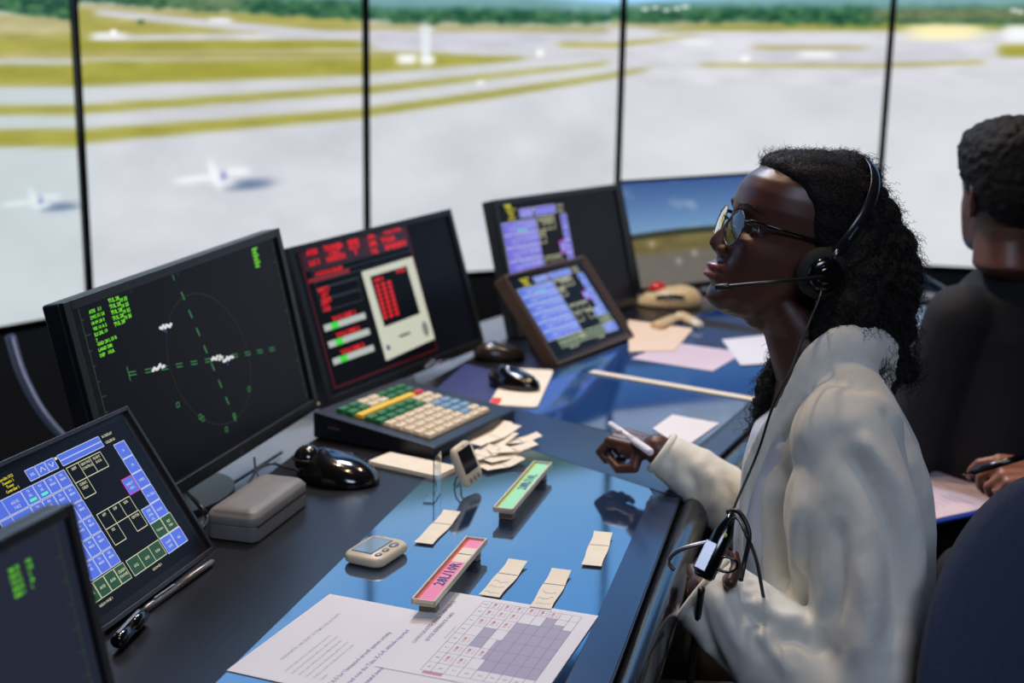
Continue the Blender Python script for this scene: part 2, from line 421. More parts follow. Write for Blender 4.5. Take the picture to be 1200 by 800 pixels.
for i in range(len(J) - 1):
    p, q = J[i], J[i + 1]; a = (q - p).normalized(); W = (q - p).length; nrm = Vector((a.y, -a.x, 0))
    M = frame(Vector(((p.x + q.x) / 2, (p.y + q.y) / 2, Z0)), a, -nrm, Vector((0, 0, 1)))
    t = thing('wall_display', names.get(i, 'tall wall display'), 'screen', M, 'video wall panels around the room')
    H = Z1 - Z0; bz = .009
    MB().box((0, .035, H / 2), (W - .004, .05, H)).build('display_casing', M_black, t, bevel=.002)
    fr = MB()
    for x in (-1, 1): fr.box((x * (W / 2 - .002 - bz / 2), .004, H / 2), (bz, .014, H))
    for z in (bz / 2, H - bz / 2): fr.box((0, .004, z), (W - .004 - 2 * bz, .014, bz))
    fr.build('bezel', M_blackg, t)
    Mi = M.inverted()
    def fn(P, s, tt, M=M):
        Mn = np.array(M); Pw = P @ Mn[:3, :3].T + Mn[:3, 3]
        x, y = panorama_xy(Pw); return airfield(x, y)
    yd = np.concatenate([np.linspace(0, .42, 60), np.linspace(.423, .62, 150), np.linspace(.63, 1, 50)]) if 1 <= i <= 5 else np.linspace(0, 1, 60)
    me = picture_mesh('screen', (-W / 2 + .002 + bz, .006, bz), (1, 0, 0), (0, 0, 1), W - .004 - 2 * bz, H - 2 * bz, 170 if 1 <= i <= 5 else 40, 0, fn, 1.0, yd)
    me.materials.append(M_vw)
    link('screen', me, t)
    # floor-standing support column behind each panel
    MB().box((0, .09, -Z0 / 2 + .2), (.12, .06, Z0 + .4)).box((0, .09, -Z0 + .015), (.5, .3, .03)).build('stand', M_black, t, bevel=.004)

# black skirting cloth in front of the panel feet
sk = MB()
for i in range(len(J) - 1):
    p, q = J[i], J[i + 1]; a = (q - p).normalized(); n = Vector((a.y, -a.x, 0))
    sk.add(
        [p + Vector((0, 0, .0)), q + Vector((0, 0, .0)), q + Vector((0, 0, .66)), p + Vector((0, 0, .66)),
         p - n * .012 + Vector((0, 0, .0)), q - n * .012 + Vector((0, 0, .0)), q - n * .012 + Vector((0, 0, .66)), p - n * .012 + Vector((0, 0, .66))],
        [(0, 1, 2, 3), (5, 4, 7, 6), (0, 4, 5, 1), (3, 2, 6, 7), (0, 3, 7, 4), (1, 5, 6, 2)])
tag(sk.build('trim_1', M_dark), kind='structure')

# ------------------------------------------------------------------ console desks
DZ = .75
V2 = lambda p: Vector((p[0], p[1], 0))
FR = [(-.10, .45), (.118, 1.279), (.262, 1.86), (.345, 2.055), (.515, 2.42), (.86, 2.92), (1.45, 3.42)]     # front edge
BK = [(-.70, .60), (-.429, 1.736), (-.347, 2.114), (-.165, 2.57), (.01, 3.06), (.34, 3.62), (.98, 4.08)]   # rear edge of the dark worktop
def off(poly, d):
    out = []
    for i, p in enumerate(poly):
        a = V2(poly[max(i - 1, 0)]); b = V2(poly[min(i + 1, len(poly) - 1)]); t = (b - a).normalized(); n = Vector((-t.y, t.x, 0))
        out.append((p[0] + n.x * d, p[1] + n.y * d))
    return out
def desk(name, fr, bk, inlay, label, nose=None):
    t = thing(name, label, 'desk', Matrix.Translation((fr[0][0], fr[0][1], 0)), 'control room console desks')
    T = Matrix.Translation((-fr[0][0], -fr[0][1], 0))
    MB().prism(fr + bk[::-1], DZ - .035, DZ, 0, T).build('worktop', M_desk, t)
    MB().prism(inlay, DZ - .001, DZ + .0006, 0, T).build('glass_inlay', M_inlay if nose else M_inlay2, t)
    e = off(nose or fr, -.018)
    MB().tube([(p[0], p[1], DZ - .030) for p in e], [(.031, .024)] * len(e), 16, 0, T, ref=(0, 0, 1)).build('edge_moulding', M_edge, t)
    f2 = off(fr, .14); b2 = off(bk, -.02)
    MB().prism(f2 + b2[::-1], 0.0, DZ - .035, 0, T).build('cabinet', M_base, t)
    return t, T
# seam between the first two desks runs from s1 (front) to s0 (rear)
D1 = desk('console_desk', FR[:3], [BK[0], BK[1], BK[2], (-.255, 2.40)],
          [(-.42, .80), (-.05, .80), (.063, 1.26), (.168, 1.646), (.222, 1.86), (.205, 2.045), (-.005, 2.257), (-.036, 2.285), (-.136, 1.924), (-.223, 1.58)],
          'near console desk with blue-reflecting glass top, in front of the woman in the cream jacket', FR[:3] + [(.292, 1.93), FR[3]])
# thin border strip of the glass (the darker rim along the front edge)
def band_on(t, T, name, fr, d0, d1, m):
    a = off(fr, d0); b = off(fr, d1)
    return MB().prism(a + b[::-1], DZ, DZ + .0014, 0, T).build(name, m, t)
band_on(D1[0], D1[1], 'edge_border', FR[:3], .002, .046, M_border)
MB().prism([(-.255, 2.40), (.262, 1.86), (.345, 2.055), (-.20, 2.55)], DZ, DZ + .001, 0, D1[1]).build('corner_wedge', M_border, D1[0])
D2 = desk('console_desk', [FR[2], FR[3], FR[4], FR[5]], [(-.255, 2.40), BK[3], BK[4], BK[5]],
          [(.177, 2.219), (.305, 2.09), (.465, 2.425), (.80, 2.94), (.42, 3.22), (.10, 2.66), (-.031, 2.38)],
          'far console desk with a long cream ruler and sheets on its glass top')
band_on(D2[0], D2[1], 'edge_border', FR[3:6], .002, .040, M_border)
D3 = desk('console_desk', [FR[5], FR[6]], [BK[5], BK[6]], [(.84, 2.98), (1.36, 3.42), (1.0, 3.8), (.46, 3.3)],
          'furthest console desk, hidden in part behind the woman, under the sky and field monitor')
# grey rear shelf carrying the monitors
sh = MB(); pts = off([(-.70, .60), (-.429, 1.736), (-.347, 2.114), (-.165, 2.57), (.01, 3.06), (.34, 3.62), (.98, 4.08)], .30)
sh.prism([(p[0], p[1]) for p in BK] + pts[::-1], .66, .69)
SHELF = tag(sh.build('rear_shelf', M_shelf, None, bevel=.003), 'light grey low shelf behind the dark worktop, under the monitors', 'shelf')
bs = MB(); a = off(BK, .02); b = off(BK, .28); bs.prism(a + b[::-1], 0, .66); bs.build('plinth', M_base, SHELF)

# ------------------------------------------------------------------ monitors and touch panels
def plane_frame(x, y, z, ya, ti, ro):
    a = Vector((math.cos(ya), math.sin(ya), 0)); n = Vector((-math.sin(ya), math.cos(ya), 0))
    u = Vector((0, 0, 1)) * math.cos(ti) + n * math.sin(ti)
    a2 = a * math.cos(ro) + u * math.sin(ro); u2 = -a * math.sin(ro) + u * math.cos(ro)
    return frame((x, y, z), a2, a2.cross(u2) * -1, u2), a2, u2
def lit_panel(k=.012):
    key = 'lcd_black_%d' % int(k * 10000)
    if key in MATS: return MATS[key]
    m = mat(key, (8, 9, 12), .35, spec=.12); b = m.node_tree.nodes['Principled BSDF']
    b.inputs['Emission Color'].default_value = rgb(90, 98, 130); b.inputs['Emission Strength'].default_value = k
    return m
def monitor(fr, W, H, label, paint, bez=.014, glow=.03, foot=True, cat='monitor', base_z=.69, bottom=.02, name='desktop_monitor', group='desktop monitors on the rear shelf', thick=.03):
    M = fr; t = thing(name, label, cat, M, group)
    MB().box((0, thick / 2 + .002, H / 2), (W, thick, H)).build('casing', M_bezel, t, bevel=.004)
    b = MB()
    b.box((-W / 2 + bez / 2, -.002, H / 2), (bez, .008, H)).box((W / 2 - bez / 2, -.002, H / 2), (bez, .008, H))
    b.box((0, -.002, H - bez / 2), (W - 2 * bez, .008, bez)).box((0, -.002, bottom / 2), (W - 2 * bez, .008, bottom))
    b.build('bezel', M_black, t, bevel=.0012)
    cv = Canvas((-W / 2, 0, 0), (1, 0, 0), (0, 0, 1), (0, -1, 0), W, H)
    lay0 = lit_panel(glow)
    cv.rect(bez / W, bottom / H, 1 - bez / W, 1 - bez / H, lay0, 0)
    paint(cv)
    cv.mb.build('screen', cv.mats, t)
    MB().box((W / 2 - .004, -.0065, .008), (.006, .003, .004)).build('power_light', mat('power_lens', (210, 200, 170), .3), t)
    if foot:
        Mi = M.inverted()
        c = M @ Vector((0, thick + .03, H * .45)); nb = Vector((M[0][1], M[1][1], 0)).normalized()
        f0 = Vector((c.x, c.y, base_z + .012)) + nb * .02
        nk = MB().tube([c - nb * .045, c, f0 + Vector((0, 0, .10)), f0], [(.035, .012)] * 4, 12, 0, Mi, ref=(nb.y, -nb.x, 0))
        nk.build('stand_neck', M_black, t)
        ang = math.atan2(nb.y, nb.x)
        fb = MB(); poly = [(.09 * math.cos(q) * 1.0, .12 * math.sin(q)) for q in [2 * PI * i / 28 for i in range(28)]]
        Mf = Mi @ Matrix.Translation(Vector((f0.x, f0.y, 0))) @ Matrix.Rotation(ang, 4, 'Z')
        fb.prism(poly, base_z, base_z + .014, 0, Mf, True); fb.build('stand_base', M_black, t)
    return t

GRN = emat((120, 235, 40), .95); GRD = emat((52, 92, 50), .55); GRT = emat((40, 120, 60), .9); WH = emat((225, 228, 230), .9)
def radar(cv):
    # frame with ticks
    cv.frame(.058, .03, .957, .970, .0012, GRD)
    for i in range(1, 22):
        x = .058 + .9 * i / 22; L = .03 if i % 5 == 0 else .016
        cv.line(x, .97, x, .97 - L, .001, GRD); cv.line(x, .03, x, .03 + L, .0012, GRT)
    for i in range(1, 14):
        y = .03 + .94 * i / 14; L = .02 if i % 4 == 0 else .01
        cv.line(.058, y, .058 + L, y, .001, GRD); cv.line(.957, y, .957 - L, y, .001, GRD)
    cv.line(.442, .97, .447, .925, .0016, GRT)
    # dashed crossing runways
    def dash(x0, y0, x1, y1, n, m, t, dbl=False, fill=.45):
        for i in range(n):
            a = i / n; b = a + fill / n
            for o in ((-.007, .007) if dbl else (0,)):
                cv.line(x0 + (x1 - x0) * a, y0 + (y1 - y0) * a + o, x0 + (x1 - x0) * b, y0 + (y1 - y0) * b + o, t, m)
    dash(.463, .865, .575, .12, 8, GRT, .003)
    dash(.176, .611, .875, .400, 11, GRT, .0016, True)
    cv.line(.176, .645, .176, .58, .0018, GRT)
    pts = [(.52 + .178 * math.cos(2 * PI * i / 60) - .03 * math.sin(2 * PI * i / 60), .51 + .33 * math.sin(2 * PI * i / 60)) for i in range(61)]
    for p, q in zip(pts, pts[1:]): cv.line(*p, *q, .0009, emat((34, 50, 40), .35))
    # data blocks
    blocks = [(.092, .930, ['ATIS']), (.092, .905, ['2992 A 2', '051 24 18', 'A B 0', '2 8 10 K', 'ILS 28L 10']), (.092, .79, ['7', 'TWR 28 L 35', 'LAND 28R', 'DEP 10L'])]
    y = .935
    for s_ in ['ATIS   5.1', '2992 51 24', '18 09 28 3', 'VIS 10 A 2', 'ILS 28L 10', '7', 'GND 28 L 35 R', 'LAND 28R', 'DEP   10LR']:
        cv.text(s_, .090, y - .018, .0047, GRN, 2, 'l', .03, 1.0); y -= .0245 if s_ != '7' else .018
    for j in range(5): cv.text('TUL 28', .168, .932 - j * .026, .0055, GRN, 2, 'l', .035)
    for j in range(4): cv.text('10 35', .212, .918 - j * .026, .0055, GRN, 2, 'l', .035)
    for j in range(6): cv.text('A28LX'[:5 - j % 2], .838, .93 - j * .0175, .0042, GRN, 2, 'l', .04)
    for x, y in ((.366, .745), (.296, .585), (.552, .500), (.602, .476)):
        for k in range(8): cv.ellipse(x - .026 + .0065 * k, y + .004 - .001 * k + random.uniform(-.009, .009), .0034, .0026, WH, 3, 8)
    cv.line(.345, .735, .362, .715, .0008, emat((90, 110, 220), .8), 2); cv.line(.595, .468, .592, .445, .0008, emat((90, 110, 220), .8), 2)
    for x, y in ((.335, .383), (.415, .28), (.424, .265), (.665, .284), (.516, .159), (.567, .20)):
        cv.frame(x - .006, y - .010, x + .006, y + .010, .0014, GRT)
def away(k, x, y, z, *r): return plane_frame(x * k, y * k, EYE.z + (z - EYE.z) * k, *r)[0]
PI_1 = away(1.045, -.4249, 1.8625, .7947, 1.2117, .1913, .0639)
RADAR = monitor(PI_1, .546 * 1.045, .3144 * 1.045, 'large black monitor showing a green radar map with dashed crossing runways', radar)
# small maker's badge of the radar monitor
cvb = Canvas((-.285, 0, 0), (1, 0, 0), (0, 0, 1), (0, -1, 0), .57, .3285); cvb.lay = .0064
cvb.text('LG', .545, .015, .006, mat('badge_silver', (150, 152, 156), .3, .8), 1)
cvb.mb.build('badge', cvb.mats, RADAR)

RED = emat((235, 22, 24), .85); REDD = emat((128, 16, 22), .55); GRY = emat((66, 72, 78), .5); PHW = emat((214, 216, 196), .85); LGW = emat((196, 204, 196), .8); GR2 = emat((60, 220, 60), .9); BLK = lit_panel(.02)
def comms(cv):
    cv.rect(.061, .10, .69, .985, lit_panel(.015), 1)
    cv.frame(.061, .103, .69, .985, .0022, REDD, 2)
    cv.rect(.068, .832, .684, .978, emat((70, 12, 16), .45), 2)
    for x in (.19, .30, .42, .53): cv.line(x, .832, x, .978, .0016, REDD, 3)
    for y in (.88, .93): cv.line(.42, y, .684, y, .0016, REDD, 3)
    w = [('ATIS', .125, .94), ('LC 1', .125, .875), ('TOWER', .245, .94), ('118.7', .245, .905), ('NORTH', .245, .87), ('GND', .36, .945), ('121.9', .36, .91), ('S', .36, .875),
         ('28L', .47, .95), ('28R', .47, .90), ('10L', .47, .85), ('CLR DEL', .60, .955), ('TULSA', .565, .90), ('RIVERSIDE', .60, .85)]
    for s_, x, y in w: cv.text(s_, x, y - .014, .0100, RED, 4, 'c', .07, 1.1)
    cv.rect(.07, .76, .30, .785, emat((150, 18, 22), .7), 2); cv.text('POSITION RELIEF', .19, .79, .0075, RED, 4, 'c', .05)
    cv.frame(.10, .79, .68, .825, .0016, GRY, 3); cv.frame(.10, .715, .675, .755, .0016, GRY, 3)
    cv.frame(.10, .645, .33, .71, .0016, GRY, 3); cv.frame(.10, .57, .33, .635, .0016, GRY, 3)
    for i, s_ in enumerate(('MAP 2', 'LIST', 'SAVE')): cv.text(s_, .135, .69 - i * .034, .0085, RED, 4, 'c', .05)
    for i, s_ in enumerate(('CPY', 'OFF')): cv.text(s_, .125, .60 - i * .034, .0085, RED, 4, 'c', .05)
    for k, y in enumerate((.498, .394, .285)):
        cv.text('VOLUME %d' % (k + 1), .205, y - .002, .009, RED, 4, 'c', .05, 1.2)
        cv.rect(.086, y - .048, .322, y - .008, LGW, 3); cv.rect(.125, y - .048, .165, y - .008, GR2, 4)
    cv.poly([(.37, .15), (.69, .175), (.682, .748), (.362, .742)], PHW, 5)
    cv.poly([(.41, .360), (.640, .370), (.632, .700), (.401, .698)], BLK, 6)
    for i in range(8):
        for j in range(3):
            cv.ellipse(.43 + j * .036, .628 - i * .030, .0072, .0042, RED, 7, 10)
    cv.text('LINE 4', .445, .655, .008, RED, 7, 'c', .05); cv.text('HOLD', .59, .67, .008, RED, 7, 'c', .05)
    cv.ellipse(.648, .26, .010, .017, emat((150, 156, 146), .6), 6); cv.rect(.48, .262, .55, .277, emat((60, 64, 60), .5), 6); cv.ellipse(.401, .225, .006, .006, emat((50, 80, 130), .8), 6)
MON2 = monitor(plane_frame(-.2146, 2.6851, .7315, .964, .2767, .0621)[0], .538, .3282, 'black monitor showing red telephone lists and a pale handset panel', comms)

BLU = emat((88, 118, 238), .82); BLW = emat((205, 215, 245), .85); GDK = emat((28, 78, 30), .75); CRM = emat((222, 222, 180), .8); YEL = emat((240, 225, 40), .9); MAG = emat((225, 30, 170), .9); AQ = emat((90, 240, 190), .95)
def radio_panel(cv, small=False):
    """touch panel page: blue radio grid, black landline keys, green access keys"""
    L = .0009 if not small else .0014
    H = .0034 if not small else .0046
    wt = .02 if not small else .04
    cv.rect(.484, .844, .748, .908, BLU, 1); cv.frame(.484, .844, .748, .908, L, BLW, 2); cv.line(.484, .875, .748, .875, L * 1.4, BLW, 2)
    for i, s_ in enumerate(('DEL', '', '')):
        x = .295 + i * .056
        cv.rect(x, .846, x + .052, .908, BLU, 1); cv.frame(x, .846, x + .052, .908, L, BLW, 2)
        if s_: cv.text(s_, x + .026, .868, H, BLW, 3, 'c', wt)
    for k, sgn in ((.377, 1), (.433, -1)):
        cv.line(k - .014, .877 - sgn * .012, k, .877 + sgn * .012, L * 1.6, BLW, 3); cv.line(k, .877 + sgn * .012, k + .014, .877 - sgn * .012, L * 1.6, BLW, 3)
    cv.rect(.464, .890, .478, .905, WH, 2)
    for i, s_ in enumerate(('IA DISPLAY', 'CALLER ID')): cv.text(s_, .765, .888 - i * .038, H, CRM, 3, 'l', wt)
    for i, s_ in enumerate(('AeroSim VCS', 'Scenario 1', 'Tower', 'Controller 1')): cv.text(s_, .195, .908 - i * .022, H, YEL, 3, 'c', wt)
    ys = [.825, .732, .637, .540, .442, .343, .244]
    xs = [.225, .290, .355, .416, .479]
    if small: xs0 = .06
    for r in range(6):
        y1, y0 = ys[r], ys[r + 1]
        cv.rect(.062, y0 + .006, .222, y1, BLU, 1); cv.frame(.062, y0 + .006, .222, y1, L, BLW, 2)
        cv.line(.122, y0 + .006, .122, y1, L, BLW, 2)
        cv.text('AG 0%d' % (2 if r == 0 else r + 2), .173, (y0 + y1) / 2 + .002, H * 1.1, BLW, 3, 'c', wt); cv.text(('118.2', '119.1', '120.7', '121.9', '124.5', '134.7')[r], .173, (y0 + y1) / 2 - .025, H * 1.1, BLW, 3, 'c', wt)
        for c in range(4):
            x0, x1 = xs[c], xs[c + 1] - .003
            cv.rect(x0, y0 + .006, x1, y1, BLU, 1); cv.frame(x0, y0 + .006, x1, y1, L, BLW, 2)
            a, b = (('TX', 'SEL'), ('RX', 'SEL'), ('TX', 'MAIN'), ('RX', 'MAIN'))[c]
            cv.text(a, (x0 + x1) / 2, y1 - .025, H * .9, BLW, 3, 'c', wt); cv.text(b, (x0 + x1) / 2, y1 - .048, H * .9, BLW, 3, 'c', wt)
            if r == 0 and c < 2: cv.rect(x0 + .014, y0 + .018, x1 - .012, y0 + .033, AQ, 3)
    for i, s_ in enumerate(('A/G1', 'A/G2', 'A/G3', 'A/G4', 'CRASH\nPHONE')):
        x0 = .160 + i * .065; cv.rect(x0, .146, x0 + .062, .240, GDK, 1); cv.frame(x0, .146, x0 + .062, .240, L, CRM, 2)
        for j, q in enumerate(s_.split('\n')): cv.text(q, x0 + .031, (.186 if '\n' not in s_ else .20) - j * .026, H * 1.05, CRM, 3, 'c', wt)
    cv.text('RADIO PAGE 1', .295, .112, H * .9, CRM, 3, 'c', wt)
    def box(x0, y0, x1, y1, s_, m=None, lc=CRM, top=True, tm=CRM):
        if m: cv.rect(x0, y0, x1, y1, m, 1)
        cv.frame(x0, y0, x1, y1, L * 1.2, lc, 2)
        parts = s_.split('\n'); k = H * 1.0
        for j, q in enumerate(parts):
            yy = (y1 - .026 - j * .024) if top else ((y0 + y1) / 2 + (len(parts) - 1) * .012 - .009 - j * .026)
            cv.text(q, (x0 + x1) / 2, yy, k, tm, 3, 'c', wt)
    box(.490, .732, .563, .826, 'ARFF'); box(.563, .732, .636, .826, 'GROUND\nCONTROL'); box(.636, .732, .709, .826, 'FLIGHT\nDATA'); box(.490, .636, .563, .732, 'CLRNC\nDELIV')
    box(.498, .436, .571, .530, 'APP'); box(.571, .436, .644, .530, 'DEP'); box(.644, .436, .717, .530, 'RDR'); box(.498, .338, .571, .436, 'FSS'); box(.648, .338, .721, .436, 'CENTER')
    for i, s_ in enumerate(('G/G2', 'G/G3', 'G/G4')): box(.500 + i * .0757, .143, .5757 + i * .0757, .236, s_, GDK, CRM, False)
    cv.text('G/G PAGE 1', .635, .108, H * .9, CRM, 3, 'c', wt)
    for i, s_ in enumerate(('IA', 'CA', 'OVRD', 'PA CALL', 'HOLD')):
        y1 = .825 - i * .0993; box(.801, y1 - .095, .874, y1, s_, BLU, BLW, False, BLW)
    box(.726, .532, .796, .628, 'DIRECT\nCALL', BLU, MAG, False, BLW)
    box(.735, .334, .806, .428, 'STEP\nSPKR\nLVL', BLU, BLW, False, BLW)
    box(.735, .236, .806, .332, 'Volume', GDK, CRM, False); box(.810, .236, .882, .332, 'KEY\nPAD', GDK, CRM, False)
    box(.737, .138, .809, .232, 'CONF\nLINE', BLU, BLW, False, BLW); box(.812, .138, .886, .232, 'REL', BLU, BLW, False, BLW)
def touch_panel(p, W, H, label, small, bez=.017, bm=M_brownb):
    M, a2, u2 = plane_frame(*p)
    t = thing('touch_panel', label, 'touch screen', M, 'touch panels on the desks')
    MB().box((0, .016, H / 2), (W, .032, H)).build('casing', bm, t, bevel=.004)
    b = MB(); k = .006
    b.box((-W / 2 + k / 2, -.002, H / 2), (k, .006, H)).box((W / 2 - k / 2, -.002, H / 2), (k, .006, H)).box((0, -.002, H - k / 2), (W - 2 * k, .006, k)).box((0, -.002, k / 2), (W - 2 * k, .006, k))
    b.build('bezel', bm, t, bevel=.001)
    cv = Canvas((-W / 2, 0, 0), (1, 0, 0), (0, 0, 1), (0, -1, 0), W, H)
    cv.rect(k / W, k / H, 1 - k / W, 1 - k / H, mat('panel_glass_rim', (10, 11, 14), .2, coat=.3), 0)
    cv.rect(.052, .07, .948, .945, lit_panel(.03), .5)
    radio_panel(cv, small); cv.mb.build('screen', cv.mats, t)
    # wedge stand reaching the desk
    Mi = M.inverted(); c = M @ Vector((0, .03, H * .55)); nb = Vector((M[0][1], M[1][1], 0)).normalized(); d = c + nb * .05; d.z = DZ + .006
    MB().tube([c, d], [(.05, .01)] * 2, 10, 0, Mi, ref=(nb.y, -nb.x, 0)).build('prop_stand', M_black, t)
    return t
touch_panel((-.4372, 1.4543, .7515, 1.3595, .5816, -.0296), .3503, .2267, 'near tilted touch panel with sharp blue and green radio keys, at the left edge', False, bm=mat('bezel_near', (40, 36, 40), .4))
touch_panel((.1951, 2.8622, .7525, .9797, .6751, .0149), .351, .2334, 'brown-framed tilted touch panel in the middle of the desks, blurred blue keys', True, bm=mat('bezel_far', (92, 70, 58), .4))
VIO = emat((112, 100, 232), .8)
def radio_wide(cv):
    """the same radio page shown squeezed into the left half"""
    cv2 = Canvas(cv.o, cv.a, cv.u, cv.n, cv.w * .60, cv.h); cv2.mb = cv.mb; cv2.mats = cv.mats
    global BLU
    keep = BLU; BLU = VIO
    radio_panel(cv2, True); BLU = keep
    cv.text('TWR', .10, .93, .008, YEL, 4, 'c', .05)
MON3 = monitor(away(1.07, .166, 3.0042, .7955, .9612, .2457, 0), .5405 * 1.07, .3103 * 1.07, 'black monitor with violet radio keys on its left half, behind the small touch panel', radio_wide, base_z=.752)
def sim(cv):
    pass
MON4 = monitor(plane_frame(.5827, 3.5723, .791, .4751, .3803, .0278)[0], .5393, .3173, 'monitor showing blue sky over a brown airfield, just beyond the woman\'s face', sim, bez=.008, bottom=.012, base_z=.752)
def simpic(P, s, t):
    C = np.empty(s.shape + (3,)); x = s * 540; y = t * 320
    k = np.clip((t - .5) / .5, 0, 1)[..., None]
    C[...] = np.array((128, 172, 214)) * (1 - k) + np.array((62, 98, 160)) * k
    cl = np.clip(nz(x + y * .5, y * 2.4, 120, 21, 4) * 4 - .35, 0, 1)[..., None]
    C = C * (1 - cl * .6) + np.array((196, 208, 222)) * cl * .6
    h = .50 + .02 * np.sin(s * 4) + .01 * s
    g = np.empty_like(C); q = np.clip(t / .5, 0, 1)[..., None]
    g[...] = np.array((112, 104, 92)) * (1 - q) + np.array((124, 112, 58)) * q
    g += (nz(x, y * 5, 60, 23, 3) * 34)[..., None]
    m = sm(.30 - t + .02 * s, .01)[..., None]; g = g * (1 - m) + (np.array((118, 112, 104)) + (nz(x, y * 3, 30, 24) * 12)[..., None]) * m
    m = sm(h - t, .006)[..., None]; C = C * (1 - m) + g * m
    m = (sm(t - h + .05, .006) * sm(h + .004 - t, .004))[..., None]; C = C * (1 - m) + np.array((44, 52, 34)) * m
    for cx, cy in ((.27, .22), (.38, .28), (.12, .40)): C += (np.exp(-((s - cx) / .02) ** 2 - ((t - cy) / .03) ** 2) * 60)[..., None]
    return np.clip(C, 0, 255)
me = picture_mesh('screen_picture', (-.5393 / 2 + .0085, -.0012, .0125), (1, 0, 0), (0, 0, 1), .5393 - .017, .3173 - .021, 120, 80, simpic, .8)
me.materials.append(M_vw); link('screen_picture', me, MON4)
# near monitor cut by the left edge
c0 = at_d(80, 588, 1.06)
ya = R(73); ti = R(11)
a = Vector((math.cos(ya), math.sin(ya), 0)); n = Vector((-math.sin(ya), math.cos(ya), 0)); u = Vector((0, 0, 1)) * math.cos(ti) + n * math.sin(ti)
W0, H0 = .50, .295
bc = c0 - u * H0 - a * (W0 / 2)
M_bezel_n = M_bezel
def near(cv):
    cv.frame(.04, .05, .955, .965, .0008, GRD)
    for j in range(5):
        cv.text(('28L 35', '10R 09', 'TUL 51', 'A28 24', 'GND 1')[j], .830, .900 - j * .0175, .0030, GRN, 2, 'l', .03); cv.text(('120', '118', '9', '05', '1')[j], .872, .900 - j * .0175, .0030, GRN, 2, 'l', .03)
    for k in range(12): cv.line(.1 + k * .075, .965, .1 + k * .075, .95, .0008, GRD); cv.line(.955, .1 + k * .07, .94, .1 + k * .07, .0008, GRD)
monitor(frame(bc, a, a.cross(u) * -1, u), W0, H0, 'near monitor cut off by the lower left corner, dark with a small green data block', near, bez=.010, glow=.16, thick=.022, foot=True, base_z=.752)
# ------------------------------------------------------------------ things lying on the desks
GZ = DZ + .0012
def flat_frame(px0, px1, z=GZ):
    """frame on the desk with x axis from one photo point to the other"""
    p = at_z(*px0, z); q = at_z(*px1, z); return Matrix.Translation(p) @ Matrix.Rotation(math.atan2(q.y - p.y, q.x - p.x), 4, 'Z'), (q - p).length
def to_local(M, P): return M.inverted() @ P
# --- left sheet
def sheet(name, label, origin, tdir, w, h, paint, z=GZ, th=.0005, m=None, cat='paper', group=None):
    """origin = page's top left corner, tdir = direction of its text lines, page runs down to the right of it"""
    a = Vector((math.cos(tdir), math.sin(tdir), 0)); u = Vector((-a.y, a.x, 0)) # letters' up
    M = frame(Vector((origin[0], origin[1], z)), a, u, Vector((0, 0, 1)))
    cv = Canvas((0, -h, th), (1, 0, 0), (0, 1, 0), (0, 0, 1), w, h); cv.lay = .00008
    cv.mats.append(m or M_paper)
    cv.mb.box((w / 2, -h / 2, th / 2), (w, h, th))
    paint(cv)
    o = cv.mb.build(name, cv.mats); o.matrix_world = M
    return tag(o, label, cat, group)
def left_page(cv):
    I = M_inkgrey; B = M_inkblue
    cv.text('DESIGNATED AIRCRAFT SYSTEM (UAS) ACTIVITY', .5, .86, .0040, I, 1, 'c', .01, 1.05)
    y = .80
    for s_ in ('Controllers shall record each unmanned aircraft report in the', 'position log and broadcast the advisory to traffic on frequency.', 'Include location, altitude, direction of flight and type when', 'known, and repeat the advisory while activity is reported.', 'Notify the supervisor and adjacent positions of activity.', 'Example:'):
        cv.text(s_, .10, y, .0029, I, 1, 'l', .01, .95); y -= .030
    y -= .02
    for s_ in ('“U A-5 for Unmanned aircraft system activity', 'reported over the Tulsa X-G-R, altitude reported', 'one thousand seven hundred.”'):
        cv.text(s_, .05, y, .0056, B, 1, 'l', .012, .98); y -= .055
sheet('printed_sheet', 'white printed sheet at the bottom with blue sentences about unmanned aircraft', (-.302, 1.272), math.atan2(.206, .082), .222, .30, left_page)
M_shade = mat('table_grey_print', (166, 164, 186), .75); M_pink = mat('red_print', (196, 140, 158), .75)
